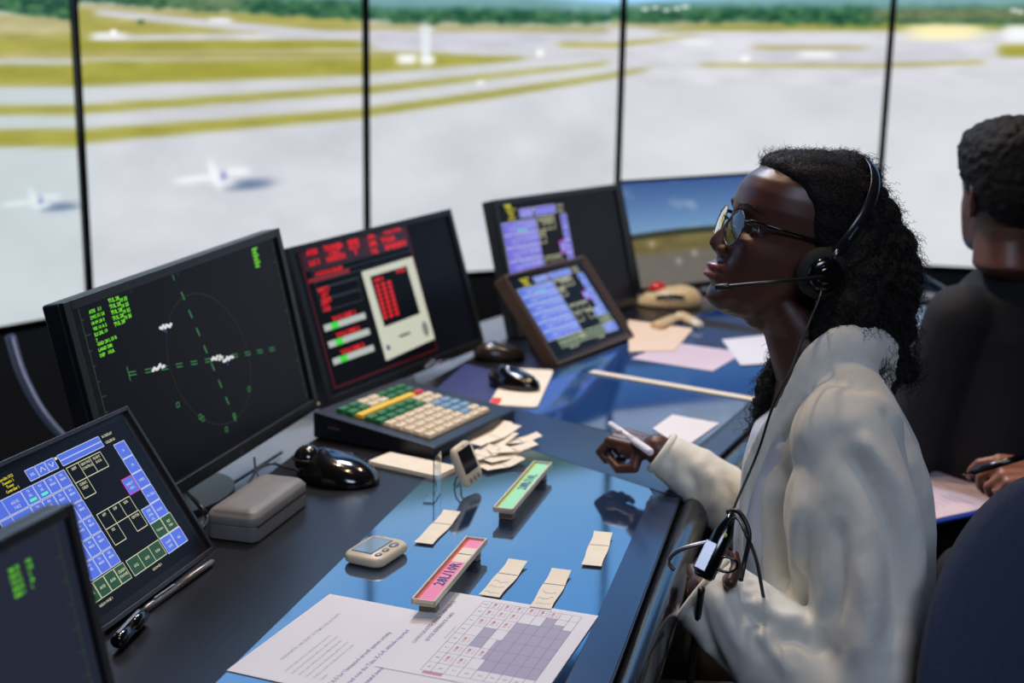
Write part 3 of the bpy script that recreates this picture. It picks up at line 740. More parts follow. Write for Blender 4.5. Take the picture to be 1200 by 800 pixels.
def right_page(cv):
    B = M_inkblue; I = M_inkgrey
    cv.text('CONSOLIDATED WAKE TURBULENCE', .60, .905, .0048, B, 1, 'c', .012, 1.05); cv.text('QUICK REFERENCE CARD', .55, .845, .0048, B, 1, 'c', .012, 1.05)
    X = [.05, .15, .27, .39, .51, .63, .75, .87, .95]; Y = [.74, .68, .60, .52, .44, .36, .29, .22, .15, .09]
    t = .0006; L = mat('rule_line', (120, 122, 150), .7)
    for x in X: cv.line(x, Y[-1], x, Y[0], t, L)
    for y in Y: cv.line(X[0], y, X[-1], y, t, L)
    cv.rect(.39, .52, .63, .60, M_shade, .7); cv.rect(.15, .29, .75, .44, M_shade, .7); cv.rect(.15, .22, .87, .29, M_shade, .7); cv.rect(.15, .15, .80, .22, M_shade, .7); cv.rect(.15, .09, .75, .15, M_shade, .7); cv.rect(.27, .44, .51, .47, M_shade, .7)
    for i, s_ in enumerate('ABCDEFGZ'): cv.text(s_, (X[i] + X[i + 1]) / 2, .70, .0045, I, 1.2, 'c', .02)
    for i, s_ in enumerate('BCDEFGHI'): cv.text(s_, .10, (Y[i + 1] + Y[i + 2]) / 2 - .012 if i < 8 else .1, .0045, I, 1.2, 'c', .02)
    for (i, j) in ((1, 1), (2, 1), (3, 1), (1, 2), (2, 2), (5, 2), (6, 1), (5, 1), (6, 2), (2, 3), (5, 3), (6, 3), (7, 2), (7, 3), (7, 1), (7, 4), (7, 5), (7, 6)):
        x = (X[i] + X[i + 1]) / 2; y = (Y[j] + Y[j + 1]) / 2
        cv.text('5 NM', x, y + .002, .0038, M_pink, 1.2, 'c', .03); cv.text('wake 250', x, y - .022, .0022, M_pink, 1.2, 'c', .0)
    cv.text('Arrival / Departure', .5, .76, .003, I, 1.2, 'c')
    cv.rect(.02, .60, .05, .72, M_pink, 1)
d2 = math.atan2(.945, .333)
sheet('printed_sheet', 'white printed sheet with a grey shaded table, right of the other page', (-.072 - .216 * math.cos(d2), 1.49 - .216 * math.sin(d2)), d2, .216, .192, right_page, GZ + .0007)

# --- flight progress strips (folded cards with a dark crease line)
def strip(p0, p1, wpx=None, wd=.027, z=GZ, mark=.64, label='', name='paper_strip', cat='paper strip', group='folded paper strips', lift=.004, scrib=False, tiltz=0.0):
    a3 = at_z(*p0, z); b3 = at_z(*p1, z); L = (b3 - a3).length
    d = (b3 - a3).normalized(); M = frame(a3, d, Vector((-d.y, d.x, 0)), Vector((0, 0, 1)))
    if tiltz: M = M @ Matrix.Rotation(-tiltz, 4, 'Y')
    mb = MB(); w = wd / 2; n = 12; vs = []
    def zz(t):
        if t < mark: return .0006 + .0012 * (1 - t / mark)
        return .0006 + lift * ((t - mark) / (1 - mark)) ** 1.6
    for i in range(n + 1):
        t = i / n; x = L * t; h = zz(t); k = 1 - .06 * math.sin(t * 9)
        vs += [(x, -w * k, h), (x, w * k, h), (x, w * k, h + .0007), (x, -w * k, h + .0007)]
    fs = [(i * 4 + a, i * 4 + (a + 1) % 4, i * 4 + 4 + (a + 1) % 4, i * 4 + 4 + a) for i in range(n) for a in range(4)] + [(3, 2, 1, 0), (n * 4, n * 4 + 1, n * 4 + 2, n * 4 + 3)]
    mb.add(vs, fs, 0)
    hx = L * mark; hz = zz(mark) + .0009
    mb.add([(hx - .0008, -w, hz), (hx + .0008, -w, hz), (hx + .0008, w, hz), (hx - .0008, w, hz)], [(0, 1, 2, 3)], 1)
    if scrib:
        for r in range(3):
            x = L * (.10 + .15 * r)
            pts = [(x + random.uniform(-.004, .004) + .002 * math.sin(j), -w * .7 + 2 * w * .7 * j / 9, zz(.2) + .0010) for j in range(10)]
            mb.tube(pts, .00022, 4, 2)
    o = mb.build(name, [M_manila, M_ink, M_inkgrey]); o.matrix_world = M
    return tag(o, label, cat, group)
G4 = None
strip((496, 638), (530, 602), label='blank cream strip lying alone left of the pink strip holder', group=None)
strip((573, 700), (607, 660), label='scribbled cream strip just right of the pink strip holder', scrib=True, group=None)
strip((633, 714), (658, 671), label='scribbled cream strip touching the table sheet, second right of the pink holder', scrib=True, group=None)
strip((693, 664), (707, 627), label='cream strip nearest the desk edge, right of all other strips', group=None)
pile = [((524, 527), (594, 499)), ((560, 548), (588, 516)), ((566, 550), (610, 541)), ((578, 520), (632, 514)), ((552, 536), (600, 512)), ((570, 541), (606, 532)), ((584, 524), (614, 548 - 14)), ((545, 541), (580, 528)), ((556, 522), (604, 503)), ((573, 530), (627, 524))]
for i, (p, q) in enumerate(pile):
    strip(p, q, z=GZ + .0016 * i, label='cream folded strip in the loose pile between the coloured keypad and the green holder', group='strips in the loose pile', lift=.008, mark=random.uniform(.45, .75))

# --- strip holders
def holder(c, col, stripe, text_, label, fills):
    """c = four photo corners of the top face (near-left, near-right, far-right, far-left)"""
    z = .774; P = [at_z(*k, z) for k in c]
    o = (P[0] + P[1]) / 2; e = (P[2] + P[3]) / 2; d = (e - o).normalized(); L = (e - o).length; w = .030
    M = frame(Vector((o.x, o.y, GZ)), d, Vector((-d.y, d.x, 0)), Vector((0, 0, 1)))
    t = thing('strip_holder', label, 'strip holder', M)
    H = z - GZ
    m = MB()
    m.box((L / 2, 0, H - .006), (L, w - .003, .004)).box((L / 2, w / 2 - .0012, H - .0035), (L, .0024, .008)).box((L / 2, -w / 2 + .0012, H - .0035), (L, .0024, .008))
    m.box((.0012, 0, H - .0035), (.0024, w, .007)).box((L - .0012, 0, H - .0035), (.0024, w, .007))
    m.build('tray', M_cream, t, bevel=.0006)
    for x in (.022, L - .022):
        MB().prism([(x - .007, -w * .36), (x + .007, -w * .36), (x + .007, w * .36), (x - .007, w * .36)], .0, H - .008).build('foot', mat('holder_foot', (120, 112, 96), .5), t, bevel=.001)
    cv = Canvas((.003, -w / 2 + .003, H - .0035), (1, 0, 0), (0, 1, 0), (0, 0, 1), L - .006, w - .006); cv.lay = .0002
    for x0, x1, mm in fills: cv.rect(x0, 0, x1, .86, mm, 1)
    cv.rect(0, .86, 1, 1, stripe, 1)
    cv.text(text_, .42 if 'L/' in text_ else .58, .22, .0135, M_inkd, 3, 'c', .02, 1.15)
    cv.mb.build('label_card', cv.mats, t)
    return t
M_inkd = mat('pen_ink_blue', (50, 60, 120), .6)
PK = mat('pink_card', (240, 140, 178), .7); GN = mat('mint_card', (150, 226, 182), .7); RD = mat('red_tape', (214, 62, 40), .5); YL = mat('yellow_edge', (176, 200, 90), .5)
BLK2 = M_ink
holder([(482.6, 699.5), (509, 706), (569.6, 631.5), (548, 626.6)], PK, RD, '28L/10R', 'cream strip holder with a pink card reading 28L/10R', [(0, .62, PK), (.62, .86, M_manila), (.745, .755, BLK2), (.86, 1, PK)])
holder([(577, 591.6), (602, 598.5), (647.5, 542.4), (625.5, 538.4)], GN, YL, '28R/10L', 'cream strip holder with a mint green card reading 28R/10L', [(0, 1, GN)])

# --- kitchen timers
def timer(M, w, h, th, lcd, label, stand=False):
    """local x across, y up the face, z out of the face; origin at the middle of the back"""
    t = thing('digital_timer', label, 'timer', M)
    def rr(w, h, r, n=6):
        return [(sx * (w / 2 - r) + r * math.cos(q), sy * (h / 2 - r) + r * math.sin(q)) for sx, sy, a0 in ((1, 1, 0), (-1, 1, 90), (-1, -1, 180), (1, -1, 270)) for q in [R(a0 + 90 * i / n) for i in range(n + 1)]]
    b = MB(); outs = [(.86, 0), (.97, th * .2), (1, th * .5), (.97, th * .82), (.90, th)]
    n = 28; vs = []
    for k, z in outs: vs += [(x * k, y * k, z) for x, y in rr(w, h, w * .24)]
    fs = [(i * n + j, i * n + (j + 1) % n, (i + 1) * n + (j + 1) % n, (i + 1) * n + j) for i in range(len(outs) - 1) for j in range(n)] + [tuple(range(n - 1, -1, -1)), tuple(range(4 * n, 5 * n))]
    b.add(vs, fs, 0, True); b.build('housing', M_cream, t)
    if stand: sx0, sx1, sy0, sy1 = -.34, .34, -.18, .36
    else: sx0, sx1, sy0, sy1 = -.36, .12, -.30, .34
    cv = Canvas((-w / 2, -h / 2, th), (1, 0, 0), (0, 1, 0), (0, 0, 1), w, h); cv.lay = .0003
    cv.rect(sx0 + .5 - .02, sy0 + .48, sx1 + .52, sy1 + .52, M_bezel, 1); cv.rect(sx0 + .5, sy0 + .5, sx1 + .5, sy1 + .5, lcd, 2)
    cv.mb.build('display', cv.mats, t)
    bt = [(-.22, -.36), (0, -.36), (.22, -.36)] if stand else [(.29, .20), (.29, -.06), (.29, -.28)]
    for k, (x, y) in enumerate(bt):
        r = .105 if (k == 0 and not stand) else .075
        MB().ball((x * w, y * h, th), (w * r, h * r * 1.1, .0022), 16, 8).build('button', mat('timer_button', (134, 128, 120), .35), t)
    lg = Canvas((-w / 2, -h / 2, th), (1, 0, 0), (0, 1, 0), (0, 0, 1), w, h)
    lg.text('TIMER', .30 if not stand else .5, .90, .0022, M_ink, 1, 'c'); lg.mb.build('lettering', lg.mats, t)
    return t
LCD = mat('lcd_glass', (132, 150, 158), .08, ior=1.9, vary=(200, .06)); LCDK = mat('lcd_dark', (20, 24, 30), .12)
z = .764
P0 = at_z(406, 651, z); P1 = at_z(452, 660, z); P2 = at_z(475, 634.5, z); P3 = at_z(431, 625, z)
c = (P0 + P1 + P2 + P3) / 4; ax = ((P1 - P0) + (P2 - P3)).normalized(); ay = ((P3 - P0) + (P2 - P1)); ay = (ay - ax * ay.dot(ax)).normalized()
Rt = Matrix.Rotation(R(3), 4, ax)
TM = frame(Vector((c.x, c.y, GZ + .001)), ax, ay, Vector((0, 0, 1)))
timer(TM, (P1 - P0).length * 1.02, (P3 - P0).length * .98, .014, LCD, 'cream digital timer lying flat on the glass with a blue lit display')
b0_ = at_z(536, 577, .757); b1_ = at_z(566, 561, .757); ax = (b1_ - b0_).normalized(); nn = Vector((ax.y, -ax.x, 0)); ay = (Vector((0, 0, 1)) * .93 - nn * .37).normalized()
TM2 = frame((b0_ + b1_) / 2 + ay * .034 - nn * .002, ax, ay, ax.cross(ay)) @ Matrix.Rotation(R(6), 4, 'Z')
T2 = timer(TM2, .054, .066, .013, LCDK, 'cream digital timer standing upright with a dark display, by the strip pile', True)
Mi = TM2.inverted()
wire = MB(); q = TM2 @ Vector((-.006, -.01, 0)); wire.tube([q, q - nn * .012 - Vector((0, 0, .012)), Vector((q.x, q.y, GZ + .0015)) - nn * .016, Vector((q.x, q.y, GZ + .0015)) - nn * .016 + ax * .02, q - nn * .010 + ax * .012 - Vector((0, 0, .012)), q + ax * .012], .0012, 8, 0, Mi)
wire.build('wire_stand', M_blackg, T2)
# clear acrylic plate
M_acr = bpy.data.materials.new('clear_acrylic'); M_acr.use_nodes = True
_p = M_acr.node_tree.nodes['Principled BSDF']; _p.inputs['Transmission Weight'].default_value = 1; _p.inputs['Roughness'].default_value = .03; _p.inputs['IOR'].default_value = 1.2; _p.inputs['Base Color'].default_value = (.95, .97, 1, 1)
a0 = at_z(508, 590, GZ); a1 = at_z(524, 566, GZ); ax = (a1 - a0).normalized(); nn = Vector((ax.y, -ax.x, 0))
ap = MB(); ap.box((.024, .0, .034), (.048, .0015, .068)).box((.024, .008, .0008), (.048, .016, .0016))
o = ap.build('acrylic_plate', M_acr, None, bevel=.0003); o.matrix_world = frame(a0, ax, -nn, Vector((0, 0, 1)))
tag(o, 'small clear acrylic plate standing behind the upright timer', 'plate')

# --- eyeglass case
M, L = flat_frame((300, 637), (361, 590), DZ + .0005)
case = thing('eyeglass_case', 'grey hard eyeglass case on the dark desk below the radar monitor', 'case', M)
def case_part(name, z0, z1, dome, m):
    mb = MB(); w = .076; L_ = .172; n = 7
    ks = [(1 - .004, z0), (1, z0 + .0015), (1, z1 - .0015)] + ([(.985, z1), (.93, z1 + dome * .55), (.82, z1 + dome * .85), (.5, z1 + dome)] if dome else [(1, z1)])
    out = []
    def rr(w, h, r): return [(sx * (w / 2 - r) + r * math.cos(q), sy * (h / 2 - r) + r * math.sin(q)) for sx, sy, a0 in ((1, 1, 0), (-1, 1, 90), (-1, -1, 180), (1, -1, 270)) for q in [R(a0 + 90 * i / n) for i in range(n + 1)]]
    base = rr(L_, w, .012); nn_ = len(base); vs = []
    for k, zz in ks: vs += [(L_ / 2 + (x - 0) * (k if abs(k) > .9 else (k + .1)), w / 2 + y * k, zz) for x, y in base]
    fs = [(i * nn_ + j, i * nn_ + (j + 1) % nn_, (i + 1) * nn_ + (j + 1) % nn_, (i + 1) * nn_ + j) for i in range(len(ks) - 1) for j in range(nn_)] + [tuple(range(nn_ - 1, -1, -1)), tuple(range((len(ks) - 1) * nn_, len(ks) * nn_))]
    mb.add(vs, fs, 0, True); return mb.build(name, m, case)
case_part('base', 0, .021, 0, M_case); case_part('lid', .0215, .034, .008, M_case)
MB().box((.086, .0, .021), (.160, .0015, .0016)).build('hinge', M_bezel, case)

# --- big trackball
def trackball(M, label, body_m, ball_m, big, k=1.0, name='trackball'):
    t = thing(name, label, 'trackball', M)
    b = MB(); n = 40; vs = []; prof = [(0, 1.0), (.12, 1.03), (.32, 1.0), (.55, .91), (.74, .76), (.88, .56), (.96, .34), (1.0, .08)]
    for hz, kr in prof:
        for i in range(n):
            q = 2 * PI * i / n; x = .070 * math.cos(q) * kr * (1 + .10 * math.cos(q)); y = .046 * math.sin(q) * kr * (1 + .15 * math.cos(q + .4))
            vs.append((x * k - .012 * hz * k, y * k, hz * .044 * k + .003 * k * math.cos(q) * -1 * hz))
    fs = [(i * n + j, i * n + (j + 1) % n, (i + 1) * n + (j + 1) % n, (i + 1) * n + j) for i in range(len(prof) - 1) for j in range(n)] + [tuple(range(n - 1, -1, -1)), tuple(range((len(prof) - 1) * n, len(prof) * n))]
    b.add(vs, fs, 0, True); b.build('body', body_m, t)
    p = Vector(big[:3]) * k
    MB().ball(p, big[3] * k, 28, 18).build('ball', ball_m, t)
    MB().ring(p + Vector((0, 0, .003 * k)), (1, 0, 0), (0, 1, 0), big[3] * 1.03 * k, big[3] * 1.03 * k, .002 * k, 32, 8).build('ball_ring', M_bezel, t)
    MB().tube([(-.03 * k, .035 * k, .026 * k), (.0 * k, .041 * k, .028 * k), (.03 * k, .036 * k, .022 * k)], [(.004 * k, .006 * k)] * 3, 8).build('side_button', M_blackg, t)
    return t
M_tb = mat('black_gloss_shell', (16, 16, 18), .14, coat=.5)
c = at_z(392, 560, DZ)
trackball(Matrix.Translation((c.x, c.y, DZ + .0005)) @ Matrix.Rotation(R(-25), 4, 'Z'), 'glossy black trackball with a large black ball, beside the coloured keypad', M_tb, mat('black_ball', (24, 24, 27), .08, coat=.6), (-.040, -.014, .029, .0230))
cb = MB(); pts = [at_z(352, 552, .757), at_z(335, 548, .755), at_z(318, 543, .756), at_z(300, 552, .758), at_z(288, 575, .754), at_z(283, 590, .70)]
def smooth_path(pts, n=6):
    out = []
    for i in range(len(pts) - 1):
        p0 = pts[max(i - 1, 0)]; p1 = pts[i]; p2 = pts[i + 1]; p3 = pts[min(i + 2, len(pts) - 1)]
        for k in range(n):
            t = k / n
            out.append(.5 * ((2 * p1) + (p2 - p0) * t + (2 * p0 - 5 * p1 + 4 * p2 - p3) * t * t + (3 * p1 - p0 - 3 * p2 + p3) * t ** 3))
    out.append(pts[-1]); return out
def cable(pts, r, label, m=None, name='cable', group=None):
    o = MB().tube(smooth_path([Vector(p) for p in pts]), r, 8).build(name, m or M_black); return tag(o, label, 'cable', group)
cable(pts, .0022, 'thin black cable from the trackball to the rear shelf')
cable([at_z(218, 575, .72), at_z(232, 590, .765), at_z(243, 606, .752), at_z(238, 618, .7515), at_z(226, 628, .7515)], .004, 'thick black cable looping behind the near touch panel')
cable([at_z(298, 535, .79), at_z(300, 552, .74), at_z(306, 566, .70), at_z(300, 590, .695)], .0018, 'pale cable hanging beneath the radar monitor', mat('pale_cable', (150, 170, 190), .5))
cable([at_z(150, 590, .72), at_z(190, 600, .70), at_z(240, 585, .70), at_z(330, 530, .70)], .003, 'dark cable lying on the grey shelf', M_black)

# --- keypad console
KM = frame(Vector((-.344, 2.145, DZ + .0005)), Vector((math.cos(R(-28)), math.sin(R(-28)), 0)), Vector((math.cos(R(62)), math.sin(R(62)), 0)), Vector((0, 0, 1)))
kp = thing('keypad_console', 'black sloped keypad console with green, yellow, cream and blue keys', 'keypad', KM)
KX, KY, HA, HB = .248, .285, .047, .021
b = MB()
sec = [(0, 0), (KX, 0), (KX, HB), (0, HA)]
b.add([(x, y, z) for y in (0, KY) for x, z in sec], [(0, 1, 2, 3), (7, 6, 5, 4), (0, 4, 5, 1), (1, 5, 6, 2), (2, 6, 7, 3), (3, 7, 4, 0)])
b.build('housing', mat('keypad_black', (28, 29, 36), .34, bump=(700, .15, .0003)), kp, bevel=.003)
sl = math.atan2(HA - HB, KX)
KT = Matrix.Translation((0, 0, HA)) @ Matrix.Rotation(sl, 4, 'Y')
kc = dict(g=mat('green_key', (26, 110, 52), .4), y=mat('yellow_key', (226, 190, 44), .4), r=mat('red_key', (196, 36, 34), .4), w=mat('cream_key', (226, 210, 178), .4, vary=(20, .05)), b=mat('blue_key', (120, 158, 186), .4))
rows = ['ggwwggg', 'ggwwggg', 'Y.....r', 'gggggww', 'gggggww', 'wwwwwbb', 'wwwwwbb', 'wwwwwbb', 'wwwwwbw', 'wwwwwww']
LEG = M_inkgrey
px_, py_ = .0198, .0300
kb_cache = {}
for r, row in enumerate(rows):
    for ccol, ch in enumerate(row):
        if ch == '.': continue
        wide = 6 if ch == 'Y' else 1; ch = ch.lower()
        key = (wide, ch)
        x = .036 + r * px_; y = .042 + ccol * py_ + (wide - 1) * py_ / 2
        if key not in kb_cache:
            hx, hy = px_ * .45, py_ * (wide - .08) / 2
            mb = MB(); mb.add([(-hx, -hy, 0), (hx, -hy, 0), (hx, hy, 0), (-hx, hy, 0), (-hx * .72, -hy + hx * .22, .007), (hx * .72, -hy + hx * .22, .007), (hx * .72, hy - hx * .22, .007), (-hx * .72, hy - hx * .22, .007)],
                              [(3, 2, 1, 0), (4, 5, 6, 7), (0, 1, 5, 4), (1, 2, 6, 5), (2, 3, 7, 6), (3, 0, 4, 7)])
            if wide == 1:
                mb.add([(-.003, -.006, .0072), (-.001, -.006, .0072), (-.001, .006, .0072), (-.003, .006, .0072)], [(0, 1, 2, 3)], 1)
            o = mb.build('key', [kc[ch], mat('key_legend', (90, 120, 96) if ch == 'g' else (170, 160, 140), .6)], kp, bevel=.0012, seg=2); kb_cache[key] = o
        else:
            o = kb_cache[key].copy(); COL.objects.link(o); o.parent = kp
        o.matrix_local = KT @ Matrix.Translation((x, y, .0003))
        if ch != 'w' or wide > 1: o['label'] = {'g': 'green key', 'y': 'long yellow key', 'r': 'red key', 'b': 'blue key', 'w': 'cream key'}[ch]
cv = Canvas((0, 0, 0), (1, 0, 0), (0, 0, 1), (0, -1, 0), .248, .047); cv.lay = .0004
cv.text('AUXILIARY', .13, .62, .0035, mat('dim_red_print', (120, 30, 30), .5), 1, 'l'); cv.text('KEYBOARD', .13, .46, .0035, M_inkgrey, 1, 'l'); cv.mb.build('lettering', cv.mats, kp)

# --- cream card tray left of the strips
M, L = flat_frame((430, 545), (512, 563), DZ + .0005)
q = MB(); w = .062
def rrect(x0, y0, x1, y1, r, n=5): return [(cx + r * math.cos(a_), cy + r * math.sin(a_)) for cx, cy, s_ in ((x1 - r, y1 - r, 0), (x0 + r, y1 - r, 90), (x0 + r, y0 + r, 180), (x1 - r, y0 + r, 270)) for a_ in [R(s_ + 90 * i / n) for i in range(n + 1)]]
q.prism(rrect(0, 0, L, w, .006), 0, .004); q.prism(rrect(.001, .001, L - .001, w - .001, .006), .0045, .0075)
o = q.build('card_stack', M_manila, None, bevel=.0006); o.matrix_world = M; tag(o, 'flat stack of cream cards beside the keypad console, left of the upright timer', 'cards')

# --- mice, pad, blue sheet
P = [at_z(*k, DZ + .0015) for k in ((578, 474), (624, 479), (653, 436), (594, 431))]
cpt = sum(P, Vector()) / 4; d = ((P[3] - P[0]) + (P[2] - P[1])).normalized(); nn = Vector((d.y, -d.x, 0)); Lx = ((P[3] - P[0]).length + (P[2] - P[1]).length) / 2; Wx = ((P[1] - P[0]).dot(nn) + (P[2] - P[3]).dot(nn)) / 2
mb = MB(); mb.prism(rrect(-Lx / 2, -Wx / 2, Lx / 2, Wx / 2, .012), 0, .003)
mb.prism([(-Lx / 2 + .004, Wx / 2 - .02), (-Lx / 2 + .05, Wx / 2 - .02), (-Lx / 2 + .05, Wx / 2 - .001), (-Lx / 2 + .004, Wx / 2 - .001)], .003, .0034, 1)
o = mb.build('mouse_pad', [M_manila, RD]); o.matrix_world = frame(Vector((cpt.x, cpt.y, DZ + .001)), d, -nn, Vector((0, 0, 1))); tag(o, 'small white mouse pad with a red corner, under a dark mouse', 'mouse pad')
def mouse(px, py, ang, label, k=1.0, m=None, z=DZ + .001, group='computer mice'):
    c = at_z(px, py, z + .012); M = Matrix.Translation((c.x, c.y, z)) @ Matrix.Rotation(R(ang), 4, 'Z')
    t = thing('computer_mouse', label, 'mouse', M, None)
    b = MB(); n = 32; prof = [(0, .94), (.2, 1.0), (.45, .97), (.7, .82), (.88, .58), (.97, .3), (1, .05)]; vs = []
    for hz, kr in prof:
        for i in range(n):
            q = 2 * PI * i / n; vs.append((.058 * k * math.cos(q) * kr - .006 * hz, .031 * k * math.sin(q) * kr, hz * .036 * k * (1 - .12 * math.cos(q))))
    fs = [(i * n + j, i * n + (j + 1) % n, (i + 1) * n + (j + 1) % n, (i + 1) * n + j) for i in range(len(prof) - 1) for j in range(n)] + [tuple(range(n - 1, -1, -1)), tuple(range((len(prof) - 1) * n, len(prof) * n))]
    b.add(vs, fs, 0, True); b.build('shell', m or M_blackg, t)
    MB().tube([(.030 * k, 0, .026 * k), (.040 * k, 0, .022 * k)], .004 * k, 10, 0).build('scroll_wheel', M_bezel, t)
    return t
mouse(603, 446, -35, 'dark mouse standing on the small white mouse pad', 1.05, M_blackg, DZ + .0045)
mouse(586, 414, 10, 'dark mouse behind the one on the pad, left of the small touch panel', 1.0, mat('dark_bronze_shell', (50, 42, 36), .25))
P = [at_z(*k, DZ + .001) for k in ((508, 459), (574, 475), (600, 440), (545, 426))]
mb = MB(); mb.v = []; mb.prism([(p.x - P[0].x, p.y - P[0].y) for p in P], 0, .001)
o = mb.build('blue_card', mat('navy_card', (44, 52, 104), .5)); o.location = Vector((P[0].x, P[0].y, DZ + .0005)); tag(o, 'dark blue card with faint white print, left of the mouse pad', 'card')
dd = (P[2] - P[1]).normalized()
cv = Canvas(Vector((P[0].x * 0, 0, .0011)), (dd.x, dd.y, 0), (-dd.y, dd.x, 0), (0, 0, 1), .1, .1)
for i, s_ in enumerate(('QUICK LINES', 'TOWER 118.7', 'GROUND 121.9')): cv.text(s_, .55, .35 - .16 * i + .3, .009, M_inkgrey, 1, 'l', .02)
cc = cv.mb.build('printed_lines', cv.mats, o); cc.location = (P[3] - P[0]) * .55; cc.location.z = 0

# --- papers on the far desk
def loose(px, label, m, th=.0008, name='paper_sheet', z=GZ, r=0, lines=None):
    P = [at_z(*k, z) for k in px]; o0 = P[0]
    mb = MB(); mb.prism([(p.x - o0.x, p.y - o0.y) for p in P], 0, th, 0)
    if lines:
        for i in range(lines):
            t = (i + 1) / (lines + 1); a_ = (P[0].lerp(P[3], t) - o0); b_ = (P[1].lerp(P[2], t) - o0); a2_ = a_.lerp(b_, .1); b2_ = a_.lerp(b_, .85); e = (P[3] - P[0]).normalized() * .0012
            mb.add([(a2_.x, a2_.y, th + .0001), (b2_.x, b2_.y, th + .0001), (b2_.x + e.x, b2_.y + e.y, th + .0001), (a2_.x + e.x, a2_.y + e.y, th + .0001)], [(0, 1, 2, 3)], 1)
    o = mb.build(name, [m, M_inkgrey]); o.location = (o0.x, o0.y, z); return tag(o, label, 'paper')
M_peach = mat('peach_card', (232, 208, 180), .7); M_rose = mat('pinkish_paper', (214, 196, 206), .75)
loose([(736, 376), (812, 386), (790, 412), (737, 413)], 'peach coloured card just right of the small touch panel', M_peach, .003, 'notepad')
loose([(740, 420), (835, 435), (873, 413), (785, 401)], 'pinkish printed sheet on the far desk, above the long ruler', M_rose, lines=7)
loose([(765, 502), (800, 526), (843, 496), (788, 486)], 'plain white sheet on the far desk, beside the woman\'s pen hand', M_paper)
loose([(846, 398), (868, 428), (925, 424), (905, 392)], 'white sheet on the far desk, partly hidden behind the woman\'s neck', M_paper, z=GZ + .0012)
loose([(790, 344), (825, 352), (850, 345), (835, 334)], 'pink sheet behind the red-balled trackball', mat('pink_paper', (214, 170, 170), .7))
pA = at_z(693, 436, GZ); pB = at_z(893, 470, GZ); d = (pB - pA).normalized()
mb = MB(); mb.prism([(0, -.011), ((pB - pA).length, -.011), ((pB - pA).length, .011), (0, .011)], 0, .003)
o = mb.build('ruler', M_manila, None, bevel=.0008); o.matrix_world = frame(pA, d, Vector((-d.y, d.x, 0)), Vector((0, 0, 1))); tag(o, 'long cream ruler lying across the far glass top', 'ruler')
# red-balled trackball
c = at_z(786, 358, DZ)
trackball(Matrix.Translation((c.x, c.y, DZ + .0015)) @ Matrix.Rotation(R(170), 4, 'Z'), 'cream trackball with a red ball below the sky monitor', mat('beige_shell', (214, 188, 140), .35), mat('red_ball', (206, 22, 20), .12, coat=.4), (.030, .0, .030, .021), 1.25)
for i, (p, q, s_) in enumerate((((769, 382), (798, 370), 'cream stick-shaped eraser holder, left of its twin by the red-balled trackball'), ((797, 369), (820, 381), 'cream stick-shaped eraser holder, right of its twin by the red-balled trackball'))):
    a_ = at_z(*p, DZ + .012); b_ = at_z(*q, DZ + .012); d = (b_ - a_).normalized(); L = (b_ - a_).length
    t = thing('eraser_holder', s_, 'eraser', frame(a_, d, Vector((-d.y, d.x, 0)), Vector((0, 0, 1))))
    MB().tube([(0, 0, 0), (.006, 0, 0), (L * .7, 0, 0), (L * .72, 0, 0)], [(.010, .015), (.011, .017), (.011, .017), (.010, .015)], 14, 0, ref=(0, 0, 1)).build('barrel', mat('beige_shell', (214, 188, 140), .35), t)
    MB().tube([(L * .72, 0, 0), (L * .97, 0, 0), (L, 0, 0)], [(.009, .014), (.008, .012), (.004, .007)], 14, 0, ref=(0, 0, 1)).build('tip', M_manila, t)

# --- pens by the near touch panel
a_ = at_z(136, 752, DZ + .012); b_ = at_z(168, 718, DZ + .012); d = (b_ - a_).normalized(); L = (b_ - a_).length
t = thing('marker_pen', 'short black marker with ribbed cap lying by the near touch panel', 'marker', frame(a_ - Vector((0, 0, .001)), d, Vector((-d.y, d.x, 0)), Vector((0, 0, 1))))
MB().tube([(0, 0, 0), (.003, 0, 0), (L * .55, 0, 0), (L * .56, 0, 0)], [.006, .0085, .0088, .006], 10, 0).build('barrel', M_blackg, t)
MB().tube([(L * .5, 0, 0), (L * .52, 0, 0), (L * .96, 0, 0), (L, 0, 0)], [.006, .0095, .0092, .006], 8, 0).build('cap', M_blackg, t)
MB().box((L * .45, 0, .0095), (L * .8, .004, .0025)).build('clip', M_steel, t, bevel=.0008)
a_ = at_z(166, 716, DZ + .0055); b_ = at_z(250, 657, DZ + .0055); d = (b_ - a_).normalized(); L = (b_ - a_).length
t = thing('ballpoint_pen', 'slim silver ballpoint pen lying along the bottom of the near touch panel', 'pen', frame(a_, d, Vector((-d.y, d.x, 0)), Vector((0, 0, 1))))
M_sil = mat('silver_grey_barrel', (136, 128, 124), .35, .6)
MB().tube([(0, 0, 0), (.012, 0, 0), (L * .45, 0, 0)], [.0012, .0038, .0042], 12).build('grip', M_sil, t)
MB().tube([(L * .45, 0, 0), (L * .97, 0, 0), (L, 0, 0)], [.0044, .0040, .002], 12).build('barrel', M_sil, t)
MB().box((L * .30, .0, .0052), (.045, .003, .0014)).build('clip', M_steel, t, bevel=.0004)

